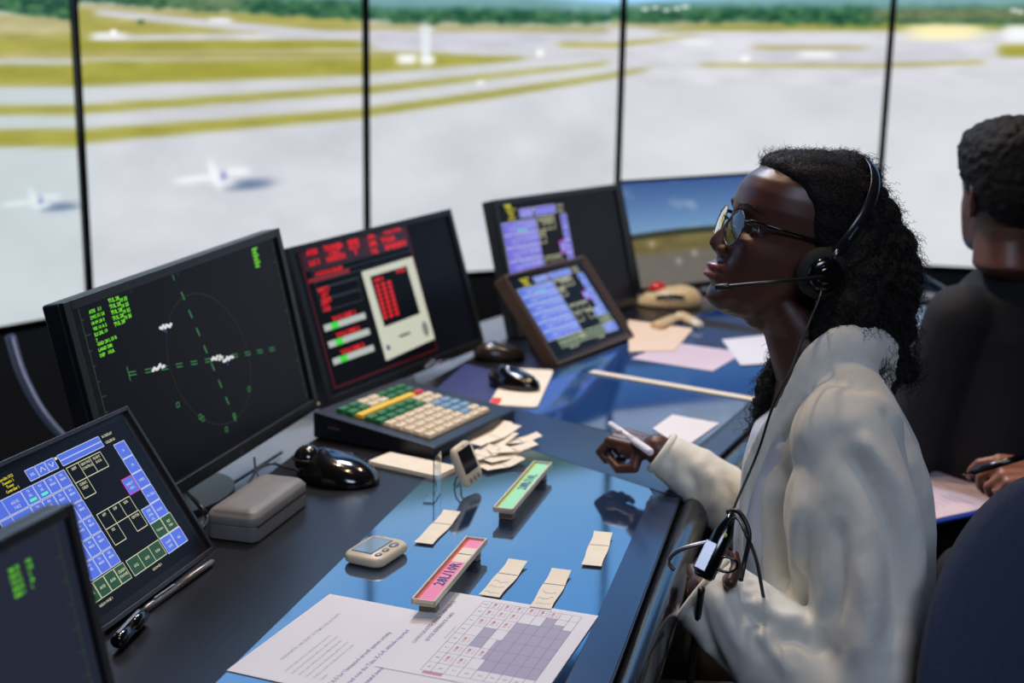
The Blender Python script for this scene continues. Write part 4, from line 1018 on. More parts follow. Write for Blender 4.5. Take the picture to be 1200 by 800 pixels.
# --- things seen between and behind
a_ = [at_d(12, 395, 2.5), at_d(26, 440, 2.45), at_d(52, 488, 2.4), at_d(92, 530, 2.35), at_d(140, 560, 2.32)]
o = MB().tube(smooth_path(a_), .010, 14).build('monitor_arm', mat('dull_blue_metal', (52, 62, 88), .45, .2)); tag(o, 'curved blue-grey support tube in the dark behind the near touch panel', 'support arm')
_o = at_d(1128, 352, 3.1)
t = thing('monitor_arm', 'blue-grey jointed metal arm behind the hair of the woman', 'support arm', Matrix.Translation(_o))
Mi = Matrix.Translation(-_o); mm = mat('blue_grey_metal', (96, 112, 142), .3, .4)
MB().tube([at_d(1058, 314, 3.1), at_d(1112, 345, 3.1)], .012, 12, 0, Mi).build('upper_arm', mm, t); MB().tube([at_d(1058, 354, 3.1), _o], .011, 12, 0, Mi).build('lower_arm', mm, t)
MB().tube([_o, Vector((_o.x, _o.y, DZ))], .016, 12, 0, Mi).build('post', M_black, t)
# ------------------------------------------------------------------ people
def smooth_interp(zs, tab, col):
    z = np.array([r[0] for r in tab][::-1]); v = np.array([r[col] for r in tab][::-1])
    g = np.linspace(z[0], z[-1], 400); y = np.interp(g, z, v); k = np.hanning(15); k /= k.sum()
    y2 = np.convolve(np.pad(y, 7, mode='edge'), k, 'valid')
    return np.interp(zs, g, y2)
HEAD = [(.098, -.095, -.105, .004), (.095, -.078, -.125, .022), (.088, -.058, -.150, .040), (.075, -.038, -.168, .055), (.063, -.026, -.177, .062), (.045, -.012, -.184, .069),
        (.03, -.005, -.187, .072), (.01, -.003, -.188, .073), (-.01, -.007, -.186, .071), (-.03, -.010, -.180, .068), (-.05, -.009, -.168, .066), (-.07, -.005, -.150, .062),
        (-.085, -.003, -.132, .057), (-.10, -.003, -.115, .052), (-.115, -.003, -.10, .045), (-.125, -.005, -.085, .037), (-.133, -.011, -.07, .027), (-.139, -.028, -.05, .010)]
HEAD = [(z if z < .045 else .045 + (z - .045) * .8, a, b + (.012 if z >= .03 else (.006 if z >= 0 else 0)) * (1 if z < .09 else .5), c) for z, a, b, c in HEAD]
def head_surface(z, th, female=True, inflate=0.0):
    """points of the head for heights z and angles th (0 = front, + = left); local frame: x forward, y left, z up, origin between the brows"""
    xf = smooth_interp(z, HEAD, 1); xb = smooth_interp(z, HEAD, 2); w = smooth_interp(z, HEAD, 3)
    xc = np.interp(z, [-.139, -.12, -.08, -.03, .1], [-.040, -.055, -.080, -.098, -.100])
    xc = np.clip(xc, xb + .004, xf - .004)
    c, s = np.cos(th), np.sin(th)
    nn = np.where(c > 0, 2.35, 2.1)
    cx = np.sign(c) * np.abs(c) ** (2 / nn); sy = np.sign(s) * np.abs(s) ** (2 / nn)
    x = xc + np.where(c > 0, xf - xc, xc - xb) * cx; y = w * sy
    G = lambda a, b, sa: np.exp(-((a - b) / sa) ** 2)
    fr = np.clip(c * 3, 0, 1)
    dx = np.zeros_like(x)
    nr = np.interp(z, [-.075, -.0705, -.067, -.061, -.054, -.047, -.036, -.022, -.010, .004, .02], [0, .001, .005, .0165, .0255, .0262, .0205, .0125, .0060, .0015, 0])
    sg = np.interp(z, [-.07, -.055, -.045, -.03, -.01, .01], [.012, .0115, .0105, .0088, .0085, .012])
    dx += nr * np.exp(-(np.abs(y) / sg) ** 2.2)
    for sd in (1, -1):
        dx += .0105 * G(y, sd * .0145, .0062) * G(z, -.0585, .0072)            # nostril wings
        dx -= .0125 * G(y, sd * .031, .0165) * G(z, -.0205, .0115)            # eye sockets
        dx -= .004 * G(y, sd * .013, .007) * G(z, -.016, .010)
        dx += .0040 * G(y, sd * .028, .018) * G(z, .003, .0075)               # brow
        dx += .0050 * G(y, sd * .042, .016) * G(z, -.047, .015)               # cheek
        dx -= .0022 * G(y, sd * .021, .004) * G(z, -.070, .010)               # fold beside mouth
    dx += .0112 * np.exp(-(np.abs(y) / .021) ** 2.4) * G(z, -.0808, .0058)     # upper lip
    dx += .0128 * np.exp(-(np.abs(y) / .019) ** 2.4) * G(z, -.0938, .0064)     # lower lip
    dx -= .0045 * np.exp(-(np.abs(y) / .024) ** 4) * G(z, -.0868, .0015)       # mouth line
    dx += .0040 * G(y, 0, .026) * G(z, -.086, .016)
    dx -= .0035 * G(y, 0, .020) * G(z, -.1065, .0050)                          # fold above the chin
    dx += .0045 * G(y, 0, .020) * G(z, -.122, .010)
    dx -= .0012 * G(y, 0, .0030) * G(z, -.074, .005)
    x = x + dx * fr
    if inflate:
        k = 1 + inflate / .08
        x = xc + (x - xc) * k; y = y * k
    return x, y
def head_mesh(mb, M, female=True):
    zs = np.concatenate([np.linspace(.0874, .056, 22), np.linspace(.0545, .0, 34), np.linspace(-.0015, -.139, 110)])
    nth = 180; th = (np.arange(nth) / nth) ** 1.0 * 2 * PI - PI
    # denser at the front
    th = th - .45 * np.sin(th) * 1.0
    Z, T = np.meshgrid(zs, th, indexing='ij')
    x, y = head_surface(Z.ravel(), T.ravel(), female)
    vs = [M @ Vector((float(a), float(b), float(c))) for a, b, c in zip(x, y, Z.ravel())]
    n = nth; R_ = len(zs)
    fs = [(i * n + j, (i + 1) * n + j, (i + 1) * n + (j + 1) % n, i * n + (j + 1) % n) for i in range(R_ - 1) for j in range(n)]
    fs += [tuple(range(n)), tuple(range((R_ - 1) * n + n - 1, (R_ - 1) * n - 1, -1))]
    mb.add(vs, fs, 0, True)
def ear(mb, M, side, c=(-.105, .069, -.035)):
    P = lambda x, z, o=0: M @ Vector((c[0] + x, side * (c[1] + .004 + o - x * .35), c[2] + z))
    rim = [P(.010, .004), P(.009, .018, .002), (P(.0, .028, .004)), P(-.012, .029, .007), P(-.020, .018, .009), P(-.019, .0, .008), P(-.012, -.016, .005), P(-.004, -.026, .003), P(.005, -.026, .001), P(.009, -.016)]
    mb.tube(smooth_path(rim, 3), [.0042] * (len(rim) * 3 - 2), 8)
    mb.ball(P(-.006, .002, .0), (.0145, .006, .024), 14, 10, axes=(M.to_3x3() @ Vector((1, -.35 * side, 0)).normalized(), M.to_3x3() @ Vector((.35 * side, 1, 0)).normalized(), M.to_3x3() @ Vector((0, 0, 1))))
    mb.ball(P(.001, -.022, .001), .0065, 10, 8)
def finger(mb, p, d, n, lens, bends, r0, r1, spread=0.0):
    """p knuckle; d direction; n back-of-hand normal; curls towards -n"""
    d = d.normalized(); s = d.cross(n).normalized(); pts = [p]; dd = d.copy()
    sg = -1 if (Matrix.Rotation(-.3, 3, s) @ d).dot(n) < (Matrix.Rotation(.3, 3, s) @ d).dot(n) else 1
    for L, b in zip(lens, bends):
        dd = Matrix.Rotation(sg * R(b), 3, s) @ dd
        pts.append(pts[-1] + dd * L)
    k = len(lens)
    for i in range(k):
        a = r0 + (r1 - r0) * i / k; b = r0 + (r1 - r0) * (i + 1) / k
        mb.cap(pts[i], pts[i + 1], a, b, 12)
    return pts
def hand(mb, wrist, d, n, side, bends, k=1.0, thumb=None, spread=1.0):
    """side = +1 if the thumb leaves towards d x n ... the s axis; returns finger joints"""
    d = d.normalized(); n = (n - d * n.dot(d)).normalized(); s = d.cross(n).normalized() * side
    K = wrist + d * .088 * k
    # palm: three overlapping flattened tapers
    offs = [.029, .010, -.010, -.028]; fl = [.074, .082, .076, .060]; rr = [.0088, .0090, .0086, .0078]
    for o, back in zip(offs, (0, .003, .001, -.004)):
        mb.cap(wrist + s * o * .62 * k, K + s * o * k + d * back * k, .0155 * k, .0115 * k, 12)
    mb.cap(wrist + s * .018 * k - n * .006 * k + d * .018 * k, wrist + s * .030 * k - n * .008 * k + d * .052 * k, .017 * k, .013 * k, 12)   # thumb pad
    mb.cap(wrist - s * .018 * k - n * .005 * k + d * .02 * k, K - s * .026 * k - n * .004 * k - d * .02 * k, .014 * k, .011 * k, 12)
    out = []
    for i in range(4):
        fd = (d + s * (.16, .04, -.07, -.18)[i] * spread)
        L = fl[i] * k
        out.append(finger(mb, K + s * offs[i] * k + d * (0, .003, .001, -.004)[i] * k, fd, n, [L * .47, L * .30, L * .25], bends[i], rr[i] * k, rr[i] * .78 * k))
    if thumb:
        b = wrist + s * .024 * k - n * .006 * k + d * .022 * k
        pts = [b] + [Vector(t) for t in thumb]
        for i in range(len(pts) - 1): mb.cap(pts[i], pts[i + 1], (.0135, .0108, .0092)[i] * k, (.0108, .0092, .0078)[i] * k, 12)
    return out, K, s
def skin_mat(name, col, spec=.5):
    m = mat(name, col, .42, bump=(900, .12, .0004), vary=(38, .10)); b = m.node_tree.nodes['Principled BSDF']
    b.inputs['Subsurface Weight'].default_value = .08; b.inputs['Subsurface Radius'].default_value = (.012, .004, .002); b.inputs['Subsurface Scale'].default_value = .3
    return m
def loft(mb, rings, seg=40, mi=0):
    """rings: (center, ax, ay, a, b[, power])"""
    vs = []
    for r in rings:
        c, ax, ay, a, b = r[:5]; pw = r[5] if len(r) > 5 else 2.0
        for k in range(seg):
            q = 2 * PI * k / seg; co, si = math.cos(q), math.sin(q)
            vs.append(Vector(c) + Vector(ax) * (a * math.copysign(abs(co) ** (2 / pw), co)) + Vector(ay) * (b * math.copysign(abs(si) ** (2 / pw), si)))
    n = len(rings)
    fs = [(i * seg + k, i * seg + (k + 1) % seg, (i + 1) * seg + (k + 1) % seg, (i + 1) * seg + k) for i in range(n - 1) for k in range(seg)]
    fs += [tuple(range(seg - 1, -1, -1)), tuple(range((n - 1) * seg, n * seg))]
    mb.add(vs, fs, mi, True)

# ---- the woman: head frame
HY = R(187); HP = R(14)
hf = Vector((math.cos(HY) * math.cos(HP), math.sin(HY) * math.cos(HP), math.sin(HP)))
hl = Vector((-math.sin(HY), math.cos(HY), 0)); hu = hf.cross(hl)
HM = frame(at_d(859, 241, 1.665), hf, hl, hu)
Hp = lambda x, y, z: HM @ Vector((x, y, z))
W_SK = skin_mat('deep_brown_skin', (74, 43, 34))
# lips and lids get their own tint through a second slot
M_lip = mat('lips', (118, 62, 62), .35)
woman = thing('person', 'person in cream fleece jacket with pulled-back dark curls, seated in profile, pen in hand', 'person', Matrix.Translation((.43, 1.62, 0)))
WMi = woman.matrix_world.inverted()
def wlink(name, me, mats):
    for m in (mats if isinstance(mats, (list, tuple)) else [mats]): me.materials.append(m)
    o = link(name, me, woman); o.matrix_parent_inverse = Matrix.Identity(4); o.matrix_local = WMi.copy(); return o
bm_ = MB()
head_mesh(bm_, HM)
ear(bm_, HM, 1, (-.108, .066, -.048)); ear(bm_, HM, -1, (-.108, .066, -.048))
# neck
nb0 = Hp(-.105, 0, -.075); nb1 = at_y(962, 450, 1.645)
loft(bm_, [(Hp(-.100, 0, -.04), hf, hl, .050, .050), (Hp(-.092, 0, -.095), hf, hl, .052, .050), (nb0.lerp(nb1, .5) + Vector((-.004, 0, 0)), Vector((-1, 0, 0)), Vector((0, -1, 0)), .052, .051), (nb1, Vector((-1, 0, 0)), Vector((0, -1, 0)), .058, .062), (nb1 + Vector((.01, 0, -.05)), Vector((-1, 0, 0)), Vector((0, -1, 0)), .075, .10)], 36)
# jaw underside to neck
bm_.cap(Hp(-.035, 0, -.118), Hp(-.085, 0, -.112), .018, .04)
# torso core, shoulders, arms (inside the clothes)
FX, LY, UZ = Vector((-1, 0, 0)), Vector((0, -1, 0)), Vector((0, 0, 1))
loft(bm_, [(Vector((.43, 1.63, z)), FX, LY, a, b) for z, a, b in ((.47, .08, .12), (.62, .07, .11), (.80, .07, .11), (.93, .06, .11), (1.0, .04, .07))], 32)
SHn = at_y(1006, 500, 1.490); SHf = Vector((SHn.x + .030, 1.79, SHn.z - .018))
ELn = at_y(1022, 856, 1.395); WRn = at_y(826, 692, 1.500)
ELf = at_y(930, 640, 1.86); WRf = at_z(770, 526, .812)
for a_, b_, c_ in ((SHn, ELn, WRn), (SHf, ELf, WRf)):
    bm_.cap(a_, b_, .034, .034, 16); bm_.cap(b_, c_, .036, .024, 16)
bm_.cap(SHn, SHf, .034, .034, 16)
# right hand (far) holding the pen, thumb side towards the viewer
K0 = at_z(728, 505, .806)
dR = (Vector((-.74, .64, .06))).normalized(); nR = Vector((-.10, .0, .99))
tipx = at_z(722, 521, .782)
out, K, s_ = hand(bm_, WRf + Vector((-.004, 0, .0)), dR, nR, 1 if dR.cross(nR).y < 0 else -1, [(52, 85, 45), (62, 88, 45), (68, 88, 45), (70, 86, 45)], .80,
                  thumb=[WRf + Vector((-.036, -.016, -.026)), WRf + Vector((-.060, -.004, -.032)), WRf + Vector((-.072, .014, -.022))])
# left hand (near) gripping the talk switch
dL = Vector((-.02, .97, .20)).normalized(); nL = Vector((-.60, -.35, .70))
wl = WRn + Vector((.010, -.008, .004))
hand(bm_, wl, dL, nL, 1, [(55, 62, 40), (60, 66, 40), (64, 66, 40), (66, 66, 40)], .76,
     thumb=[at_d(856, 682, 1.53), at_d(863, 664, 1.545), at_d(861, 650, 1.555)])
# hips and legs under the desk
HIP = Vector((.45, 1.62, .52))
for sy in (-1, 1):
    bm_.cap(HIP + Vector((0, .09 * sy, 0)), Vector((.19, 1.66 + .10 * sy, .53)), .07, .05, 16); bm_.cap(Vector((.19, 1.66 + .10 * sy, .53)), Vector((.17, 1.66 + .10 * sy, .10)), .048, .032, 16)
bm_.cap(HIP, Vector((.43, 1.63, .60)), .10, .09, 20)
me = remesh(bm_, .0019, 2, .5)
# paint lips by position: second material slot
co = get_co(me); Hi = np.array(HM.inverted()); loc = co @ Hi[:3, :3].T + Hi[:3, 3]
pc = np.empty(len(me.polygons) * 3); me.polygons.foreach_get('center', pc); pc = pc.reshape(-1, 3) @ Hi[:3, :3].T + Hi[:3, 3]
lip = (pc[:, 0] > .001) & (np.abs(pc[:, 1]) < .0235) & (pc[:, 2] < -.0765 - .12 * np.abs(pc[:, 1]) + 0 * pc[:, 0]) & (pc[:, 2] > -.1005 + .35 * np.abs(pc[:, 1]))
me.polygons.foreach_set('material_index', lip.astype(np.int32))
body = wlink('body', me, [W_SK, M_lip])
# ---- eyes, lids, brows
M_eye = bpy.data.materials.new('eyeball'); M_eye.use_nodes = True; nt = M_eye.node_tree; b = nt.nodes['Principled BSDF']; b.inputs['Roughness'].default_value = .12
tc = nt.nodes.new('ShaderNodeTexCoord'); sx = nt.nodes.new('ShaderNodeVectorMath'); sx.operation = 'DOT_PRODUCT'; sx.inputs[1].default_value = (1, 0, 0)
nrm = nt.nodes.new('ShaderNodeVectorMath'); nrm.operation = 'NORMALIZE'
cr = nt.nodes.new('ShaderNodeValToRGB'); cr.color_ramp.interpolation = 'CONSTANT'
for i, (p, c_) in enumerate(((0, (200, 190, 184)), (.885, (40, 22, 14)), (.972, (6, 5, 5)))):
    e = cr.color_ramp.elements[i] if i < 2 else cr.color_ramp.elements.new(p)
    e.position = p; e.color = rgb(*c_)
nt.links.new(tc.outputs['Object'], nrm.inputs[0]); nt.links.new(nrm.outputs[0], sx.inputs[0]); nt.links.new(sx.outputs['Value'], cr.inputs['Fac']); nt.links.new(cr.outputs['Color'], b.inputs['Base Color'])
M_lash = mat('lash_black', (10, 8, 8), .6)
for sd in (1, -1):
    e = MB().ball((0, 0, 0), .0118, 28, 20).build('eye', M_eye, woman)
    gaze = Matrix.Rotation(R(4), 4, 'Z') @ Matrix.Rotation(R(-4), 4, 'Y')
    EM = HM @ Matrix.Translation((-.0335, sd * .0315, -.0205))
    e.matrix_local = WMi @ EM @ gaze
    # lids: shells over the eyeball leaving an almond opening
    for top in (True, False):
        mb = MB(); vs = []; n, m_ = 30, 9; R1 = .0128
        for i in range(n + 1):
            az = R(-62 + 124 * i / n); k = math.cos(az / R(62) * PI / 2) ** .75
            e0 = R(15) * k - R(2) if top else -R(13) * k - R(2); e1 = R(80) if top else -R(75)
            for j in range(m_ + 1):
                el = e0 + (e1 - e0) * j / m_; r = R1 + .0004 * math.sin(PI * min(j / 3, 1))
                vs.append((r * math.cos(el) * math.cos(az), r * math.cos(el) * math.sin(az), r * math.sin(el)))
        fs = [(i * (m_ + 1) + j, (i + 1) * (m_ + 1) + j, (i + 1) * (m_ + 1) + j + 1, i * (m_ + 1) + j + 1) for i in range(n) for j in range(m_)]
        if not top: fs = [f[::-1] for f in fs]
        mb.add(vs, fs, 0, True)
        o = mb.build('eyelid', W_SK, woman); sol = o.modifiers.new('s', 'SOLIDIFY'); sol.thickness = .0010; sol.offset = -1
        o.matrix_local = WMi @ EM
        if top:
            lm = MB(); mb2 = MB()
            for i in range(24):
                az = R(-55 + 110 * i / 23); k = math.cos(az / R(62) * PI / 2) ** .75; el = R(15) * k - R(2)
                p = Vector((.0132 * math.cos(el) * math.cos(az), .0132 * math.cos(el) * math.sin(az), .0132 * math.sin(el)))
                q = p + Vector((math.cos(az) * .005, math.sin(az) * .0055, .0012)); q2 = q + Vector((math.cos(az) * .002, math.sin(az) * .002, .0028))
                lm.tube([p, q, q2], [.00032, .00025, .0001], 5)
            eo = lm.build('eyelashes', M_lash, woman); eo.matrix_local = WMi @ EM; eo['kind'] = 'stuff'
    # eyebrow: short hairs lying on the brow
    bb = MB()
    for i in range(90):
        t = random.random(); yy = .012 + .036 * t; zz = .001 + .007 * math.sin(PI * (t * .75 + .1)) - .002 * t + random.uniform(-.0022, .0022) * (1 - .5 * t)
        def sp(yy, zz):
            ths = np.linspace(0, 1.5, 60); X, Y = head_surface(np.full(60, zz), ths); i0 = int(np.argmin(np.abs(Y - yy))); return Vector((float(X[i0]) + .0006, sd * yy, zz))
        p = sp(yy, zz); q = sp(min(yy + .006, .052), zz + .001 * (1 - 2 * t))
        bb.tube([p, p.lerp(q, .5) + Vector((.0006, 0, .0004)), q], [.00035, .0003, .00012], 5)
    o = bb.build('eyebrow', M_lash, woman); o.matrix_local = WMi @ HM; o['kind'] = 'stuff'

# ---- hair
M_hair = mat('black_hair', (9, 7, 8), .66, bump=(300, .8, .004), spec=.25)
M_hairs = mat('black_hair_strands', (20, 15, 14), .5, spec=.4)
hb = MB()
zs = np.linspace(.0885, -.075, 60); nth = 96
th = np.arange(nth) / nth * 2 * PI - PI
Zg, T = np.meshgrid(zs, th, indexing='ij'); hx, hy = head_surface(Zg.ravel(), T.ravel(), True)
# cap: scalp pushed out behind the hairline, pulled in under the skin in front of it
X = hx; Y = hy; Zf = Zg.ravel()
line = np.interp(Zf, [-.08, -.05, -.03, 0, .03, .049, .0586, .073, .089], [-.125, -.118, -.100, -.088, -.078, -.058, -.032, 0.03, .05])   # x of the hairline at each height (side)
ins = 1 / (1 + np.exp((X - line - 0.0) / .004))
thick = -.006 + ins * (.006 + .0065 + .0035 * np.clip((line - X) / .04, 0, 1) + .004 * np.clip((-.10 - X) / .08, 0, 1))
cx_, cz_ = -.10, -.0
dv = np.stack([X - cx_, Y, (Zf - cz_) * .9], 1); dv /= np.linalg.norm(dv, axis=1)[:, None]
P = np.stack([X, Y, Zf], 1) + dv * thick[:, None]
# cornrow ridges running back from the forehead
rid = np.sin(np.arctan2(P[:, 1], np.maximum(P[:, 2] + .02, .01)) * 22) * .0011 * ins
P += dv * rid[:, None]
vs = [HM @ Vector(p) for p in P]; n = nth; Rr = len(zs)
fs = [(i * n + j, (i + 1) * n + j, (i + 1) * n + (j + 1) % n, i * n + (j + 1) % n) for i in range(Rr - 1) for j in range(n)] + [tuple(range(n)), tuple(range((Rr - 1) * n + n - 1, (Rr - 1) * n - 1, -1))]
hb.add(vs, fs, 0, True)
# gathered mass behind the head, falling to the shoulders
def hp_px(px, py, d): return at_d(px, py, d)
masses = [((1006, 240), 1.66, .038), ((1018, 265), 1.66, .042), ((1030, 296), 1.66, .047), ((1036, 330), 1.655, .049), ((1030, 362), 1.65, .044), ((1030, 390), 1.65, .036), ((1042, 412), 1.65, .026),
          ((1010, 330), 1.64, .052), ((1000, 365), 1.63, .045), ((985, 385), 1.63, .036), ((1022, 345), 1.70, .055), ((1000, 300), 1.66, .06), ((1050, 350), 1.66, .030), ((1053, 385), 1.655, .024), ((1056, 314), 1.66, .024), ((985, 222), 1.68, .052), ((1060, 432), 1.645, .018), ((1010, 400), 1.66, .04)]
for (px, py), d, r in masses: hb.ball(hp_px(px, py, d), r, 20, 14)
# lock falling in front of the far shoulder
fl_ = [hp_px(948, 395, 1.70), hp_px(925, 425, 1.73), hp_px(905, 455, 1.74), hp_px(898, 485, 1.74), hp_px(890, 520, 1.735)]
hb.tube(fl_, [.030, .026, .022, .017, .006], 16)
me = remesh(hb, .0030, 3, .6)
co = get_co(me); no = get_no(me)
# lumpy curls on the surface (stronger on the loose mass)
hi = co @ Hi[:3, :3].T + Hi[:3, 3]
wgt = np.clip((-.135 - hi[:, 0]) / .03, 0, 1) + np.clip((-.06 - hi[:, 2]) / .03, 0, 1); wgt = np.clip(wgt, 0, 1)
dsp = np.array([noise.noise(Vector(p) * 75) * .6 + noise.noise(Vector(p) * 170) * .4 for p in co])
co = co + no * (dsp * (.0008 + .008 * wgt))[:, None]
set_co(me, co); me.update()
hair = wlink('hair', me, M_hair)
# loose curly strands: one countless bunch
def curl_path(p, d, L, rad, turns, droop=.3, n=None):
    n = n or max(8, int(turns * 7)); d = d.normalized(); pts = []; a = d.orthogonal().normalized(); b = d.cross(a); ph = random.random() * 6.28; pos = p.copy(); dirv = d.copy()
    for i in range(n + 1):
        t = i / n; q = ph + turns * 2 * PI * t; rr = rad * min(1, t * 4)
        pts.append(pos + a * rr * math.cos(q) + b * rr * math.sin(q))
        dirv = (dirv + Vector((0, 0, -droop / n))).normalized(); pos = pos + dirv * (L / n)
    return pts
cu = bpy.data.curves.new('hair_strands', 'CURVE'); cu.dimensions = '3D'; cu.bevel_depth = .00034; cu.bevel_resolution = 0; cu.resolution_u = 1
def add_strand(pts, r=1.0):
    sp_ = cu.splines.new('POLY'); sp_.points.add(len(pts) - 1)
    for i, p in enumerate(pts): sp_.points[i].co = (*p, 1); sp_.points[i].radius = r * (1 - .6 * i / len(pts))
N = len(co); pick = rng.choice(N, min(N, 15000), replace=False)
cnt = 0
for i in pick:
    p = Vector(co[i]); nn_ = Vector(no[i]); w_ = wgt[i]; h = hi[i]
    if h[0] > -.078 and abs(h[1]) < .075 and h[2] < .05: continue
    if w_ > .25:
        if cnt > 4200: continue
        cnt += 1
        d = (nn_ * random.uniform(.5, 1.2) + Vector((random.uniform(-.6, .6), random.uniform(-.6, .6), random.uniform(-1.1, .2))))
        add_strand(curl_path(p - nn_ * .004, d, random.uniform(.010, .026), random.uniform(.0014, .0030), random.uniform(1.8, 3.4), .9), 1.1)
    elif ins is not None and True:
        # fine frizz along the crown
        if h[0] > -.036 + 0 and h[2] < .05: continue
        hl_x = np.interp(h[2], [-.08, -.05, -.03, 0, .03, .049, .0586, .073, .089], [-.125, -.118, -.100, -.088, -.078, -.058, -.034, .03, .05])
        if h[0] > hl_x - .004 or (h[2] < .05 and h[0] > -.085): continue
        if random.random() < .85:
            d = nn_ * random.uniform(.05, .6) + (Vector(hf) * -1) * random.uniform(.2, 1.0) + Vector((random.uniform(-.5, .5), random.uniform(-.5, .5), random.uniform(-.3, .3)))
            add_strand(curl_path(p - nn_ * .001, d, random.uniform(.006, .013), random.uniform(.0010, .0020), random.uniform(1.2, 2.4), .2, 12), .8)
# frizzy baby hairs above the forehead
for i in range(170):
    t = random.random(); yy = random.uniform(-.05, .05); zz = random.uniform(.054, .070)
    ths = math.copysign(random.uniform(0, .9), yy); X_, Y_ = head_surface(np.array([zz]), np.array([ths])); p = HM @ Vector((float(X_[0]) - .002, float(Y_[0]), zz + .003))
    d = Vector(hu) * random.uniform(.4, 1) + Vector(hf) * random.uniform(-.7, .5) + Vector((0, random.uniform(-.4, .4), 0))
    add_strand(curl_path(p, d, random.uniform(.010, .026), random.uniform(.0015, .003), random.uniform(1, 2.5), .2, 12), .8)
# long curls along the front lock and hanging behind
def along(path, count, sp=.014, Lr=(.05, .10), rr=(.002, .005)):
    for i in range(count):
        t = random.random() * (len(path) - 1.01); k = int(t); p = path[k].lerp(path[k + 1], t - k) + Vector((random.uniform(-sp, sp), random.uniform(-sp, sp), random.uniform(-sp, sp)))
        d = Vector((random.uniform(-.35, .25), random.uniform(-.2, .2), -1))
        L = random.uniform(*Lr); add_strand(curl_path(p, d, L, random.uniform(*rr), L * 60, .2), 1.3)
along(fl_, 170, .016, (.03, .075), (.002, .0048))
along([hp_px(905, 420, 1.735), hp_px(893, 450, 1.735), hp_px(884, 480, 1.73)], 60, .010, (.03, .06), (.003, .0055))
along([hp_px(1058, 370, 1.66), hp_px(1068, 410, 1.65), hp_px(1072, 430, 1.65)], 70, .016, (.03, .07), (.002, .005))
along([hp_px(1030, 410, 1.60), hp_px(1048, 440, 1.60)], 26, .012, (.02, .05), (.002, .004))
add_strand(curl_path(hp_px(888, 369, 1.72), Vector((0, 0, -1)), .022, .002, 3, 0), 2.4)
cu.materials.append(M_hairs)
hs = link('hair_strands', cu, woman); hs.matrix_local = WMi.copy(); hs['kind'] = 'stuff'

# ---- clothes
def fleece(name, col):
    m = mat(name, col, .92, bump=(1400, .55, .0012), vary=(60, .04), sheen=.35); return m
M_fl = fleece('cream_fleece', (222, 222, 212))
jb = MB()
def ring_px(py, xf, xb, b, y0=1.63, pw=2.2, dz=0):
    f_ = at_y(xf, py, y0); k_ = at_y(xb, py, y0); c_ = (f_ + k_) / 2; return (c_ + Vector((0, 0, dz)), FX, LY, (k_ - f_).length / 2, b, pw)
RG = [ring_px(930, 880, 1084, .185), ring_px(860, 874, 1086, .180), ring_px(800, 872, 1086, .172), ring_px(730, 870, 1088, .165), ring_px(660, 871, 1087, .163), ring_px(600, 874, 1086, .166), ring_px(550, 882, 1080, .172), ring_px(505, 897, 1068, .172, pw=2.1), ring_px(475, 912, 1054, .160, pw=2.0), ring_px(452, 925, 1042, .130, pw=2.0), ring_px(434, 934, 1034, .085)]
loft(jb, RG, 56)
# near sleeve
def arm_path(a_, b_, c_, n=8):
    return smooth_path([a_ + (a_ - b_) * .0, a_.lerp(b_, .5), b_.lerp(a_, .12), b_.lerp(c_, .12), b_.lerp(c_, .55), c_], n)
pn = arm_path(SHn + Vector((0, .012, -.004)), ELn, WRn + (ELn - WRn).normalized() * .000)
rn = [np.interp(i / (len(pn) - 1), [0, .12, .3, .5, .62, .8, .93, 1], [.060, .068, .066, .068, .072, .064, .055, .050]) for i in range(len(pn))]
jb.tube(pn, [float(r) for r in rn], 28); jb.ball(pn[0], .061, 24, 16)
jb.ball(at_y(990, 515, 1.50), (.066, .055, .075), 20, 14); jb.ball(at_y(985, 600, 1.49), (.07, .045, .10), 20, 14)
pf = arm_path(SHf, ELf, WRf + (ELf - WRf).normalized() * .012)
rf = [np.interp(i / (len(pf) - 1), [0, .2, .5, .7, .85, .95, 1], [.056, .058, .060, .056, .046, .036, .035]) for i in range(len(pf))]
jb.tube(pf, [float(r) for r in rf], 28); jb.ball(pf[0], .058, 24, 16)
jb.cap(at_y(990, 452, 1.60), SHn + Vector((0, .015, .004)), .046, .058, 20); jb.cap(at_y(992, 475, 1.66), SHf, .040, .056, 20)
# turned-down hood and collar roll, then the front edge
col_near = [at_y(1050, 432, 1.66), at_y(1046, 414, 1.60), at_y(1020, 402, 1.565), at_y(985, 405, 1.555), at_y(955, 425, 1.555), at_y(938, 455, 1.56), at_y(922, 485, 1.57), at_y(900, 512, 1.585), at_y(884, 545, 1.595), at_y(876, 590, 1.60), at_y(873, 650, 1.60), at_y(872, 730, 1.60), at_y(874, 850, 1.60)]
cr_ = [(.026, .014), (.027, .014), (.026, .014), (.025, .013), (.023, .012), (.020, .011), (.017, .010), (.014, .010), (.013, .010), (.012, .009), (.012, .009), (.012, .009), (.012, .009)]
cps = smooth_path(col_near, 4); crs = [(float(np.interp(i / 4, range(13), [c[0] for c in cr_])), float(np.interp(i / 4, range(13), [c[1] for c in cr_]))) for i in range(len(cps))]
jb.tube(cps, crs, 18, ref=(0, 0, 1))
col_far = [Vector((p.x + (.030 if i < 8 else .010), 3.25 - p.y, p.z - (.022 if i < 8 else .0))) for i, p in enumerate(col_near)]
cps2 = smooth_path(col_far[6:], 4); jb.tube(cps2, crs[24:], 18, ref=(0, 0, 1))
jb.tube([at_y(1049, 425, 1.60), at_y(1056, 432, 1.66), at_y(1040, 432, 1.69)], [(.024, .018), (.022, .016), (.016, .012)], 16, ref=(0, 0, 1))
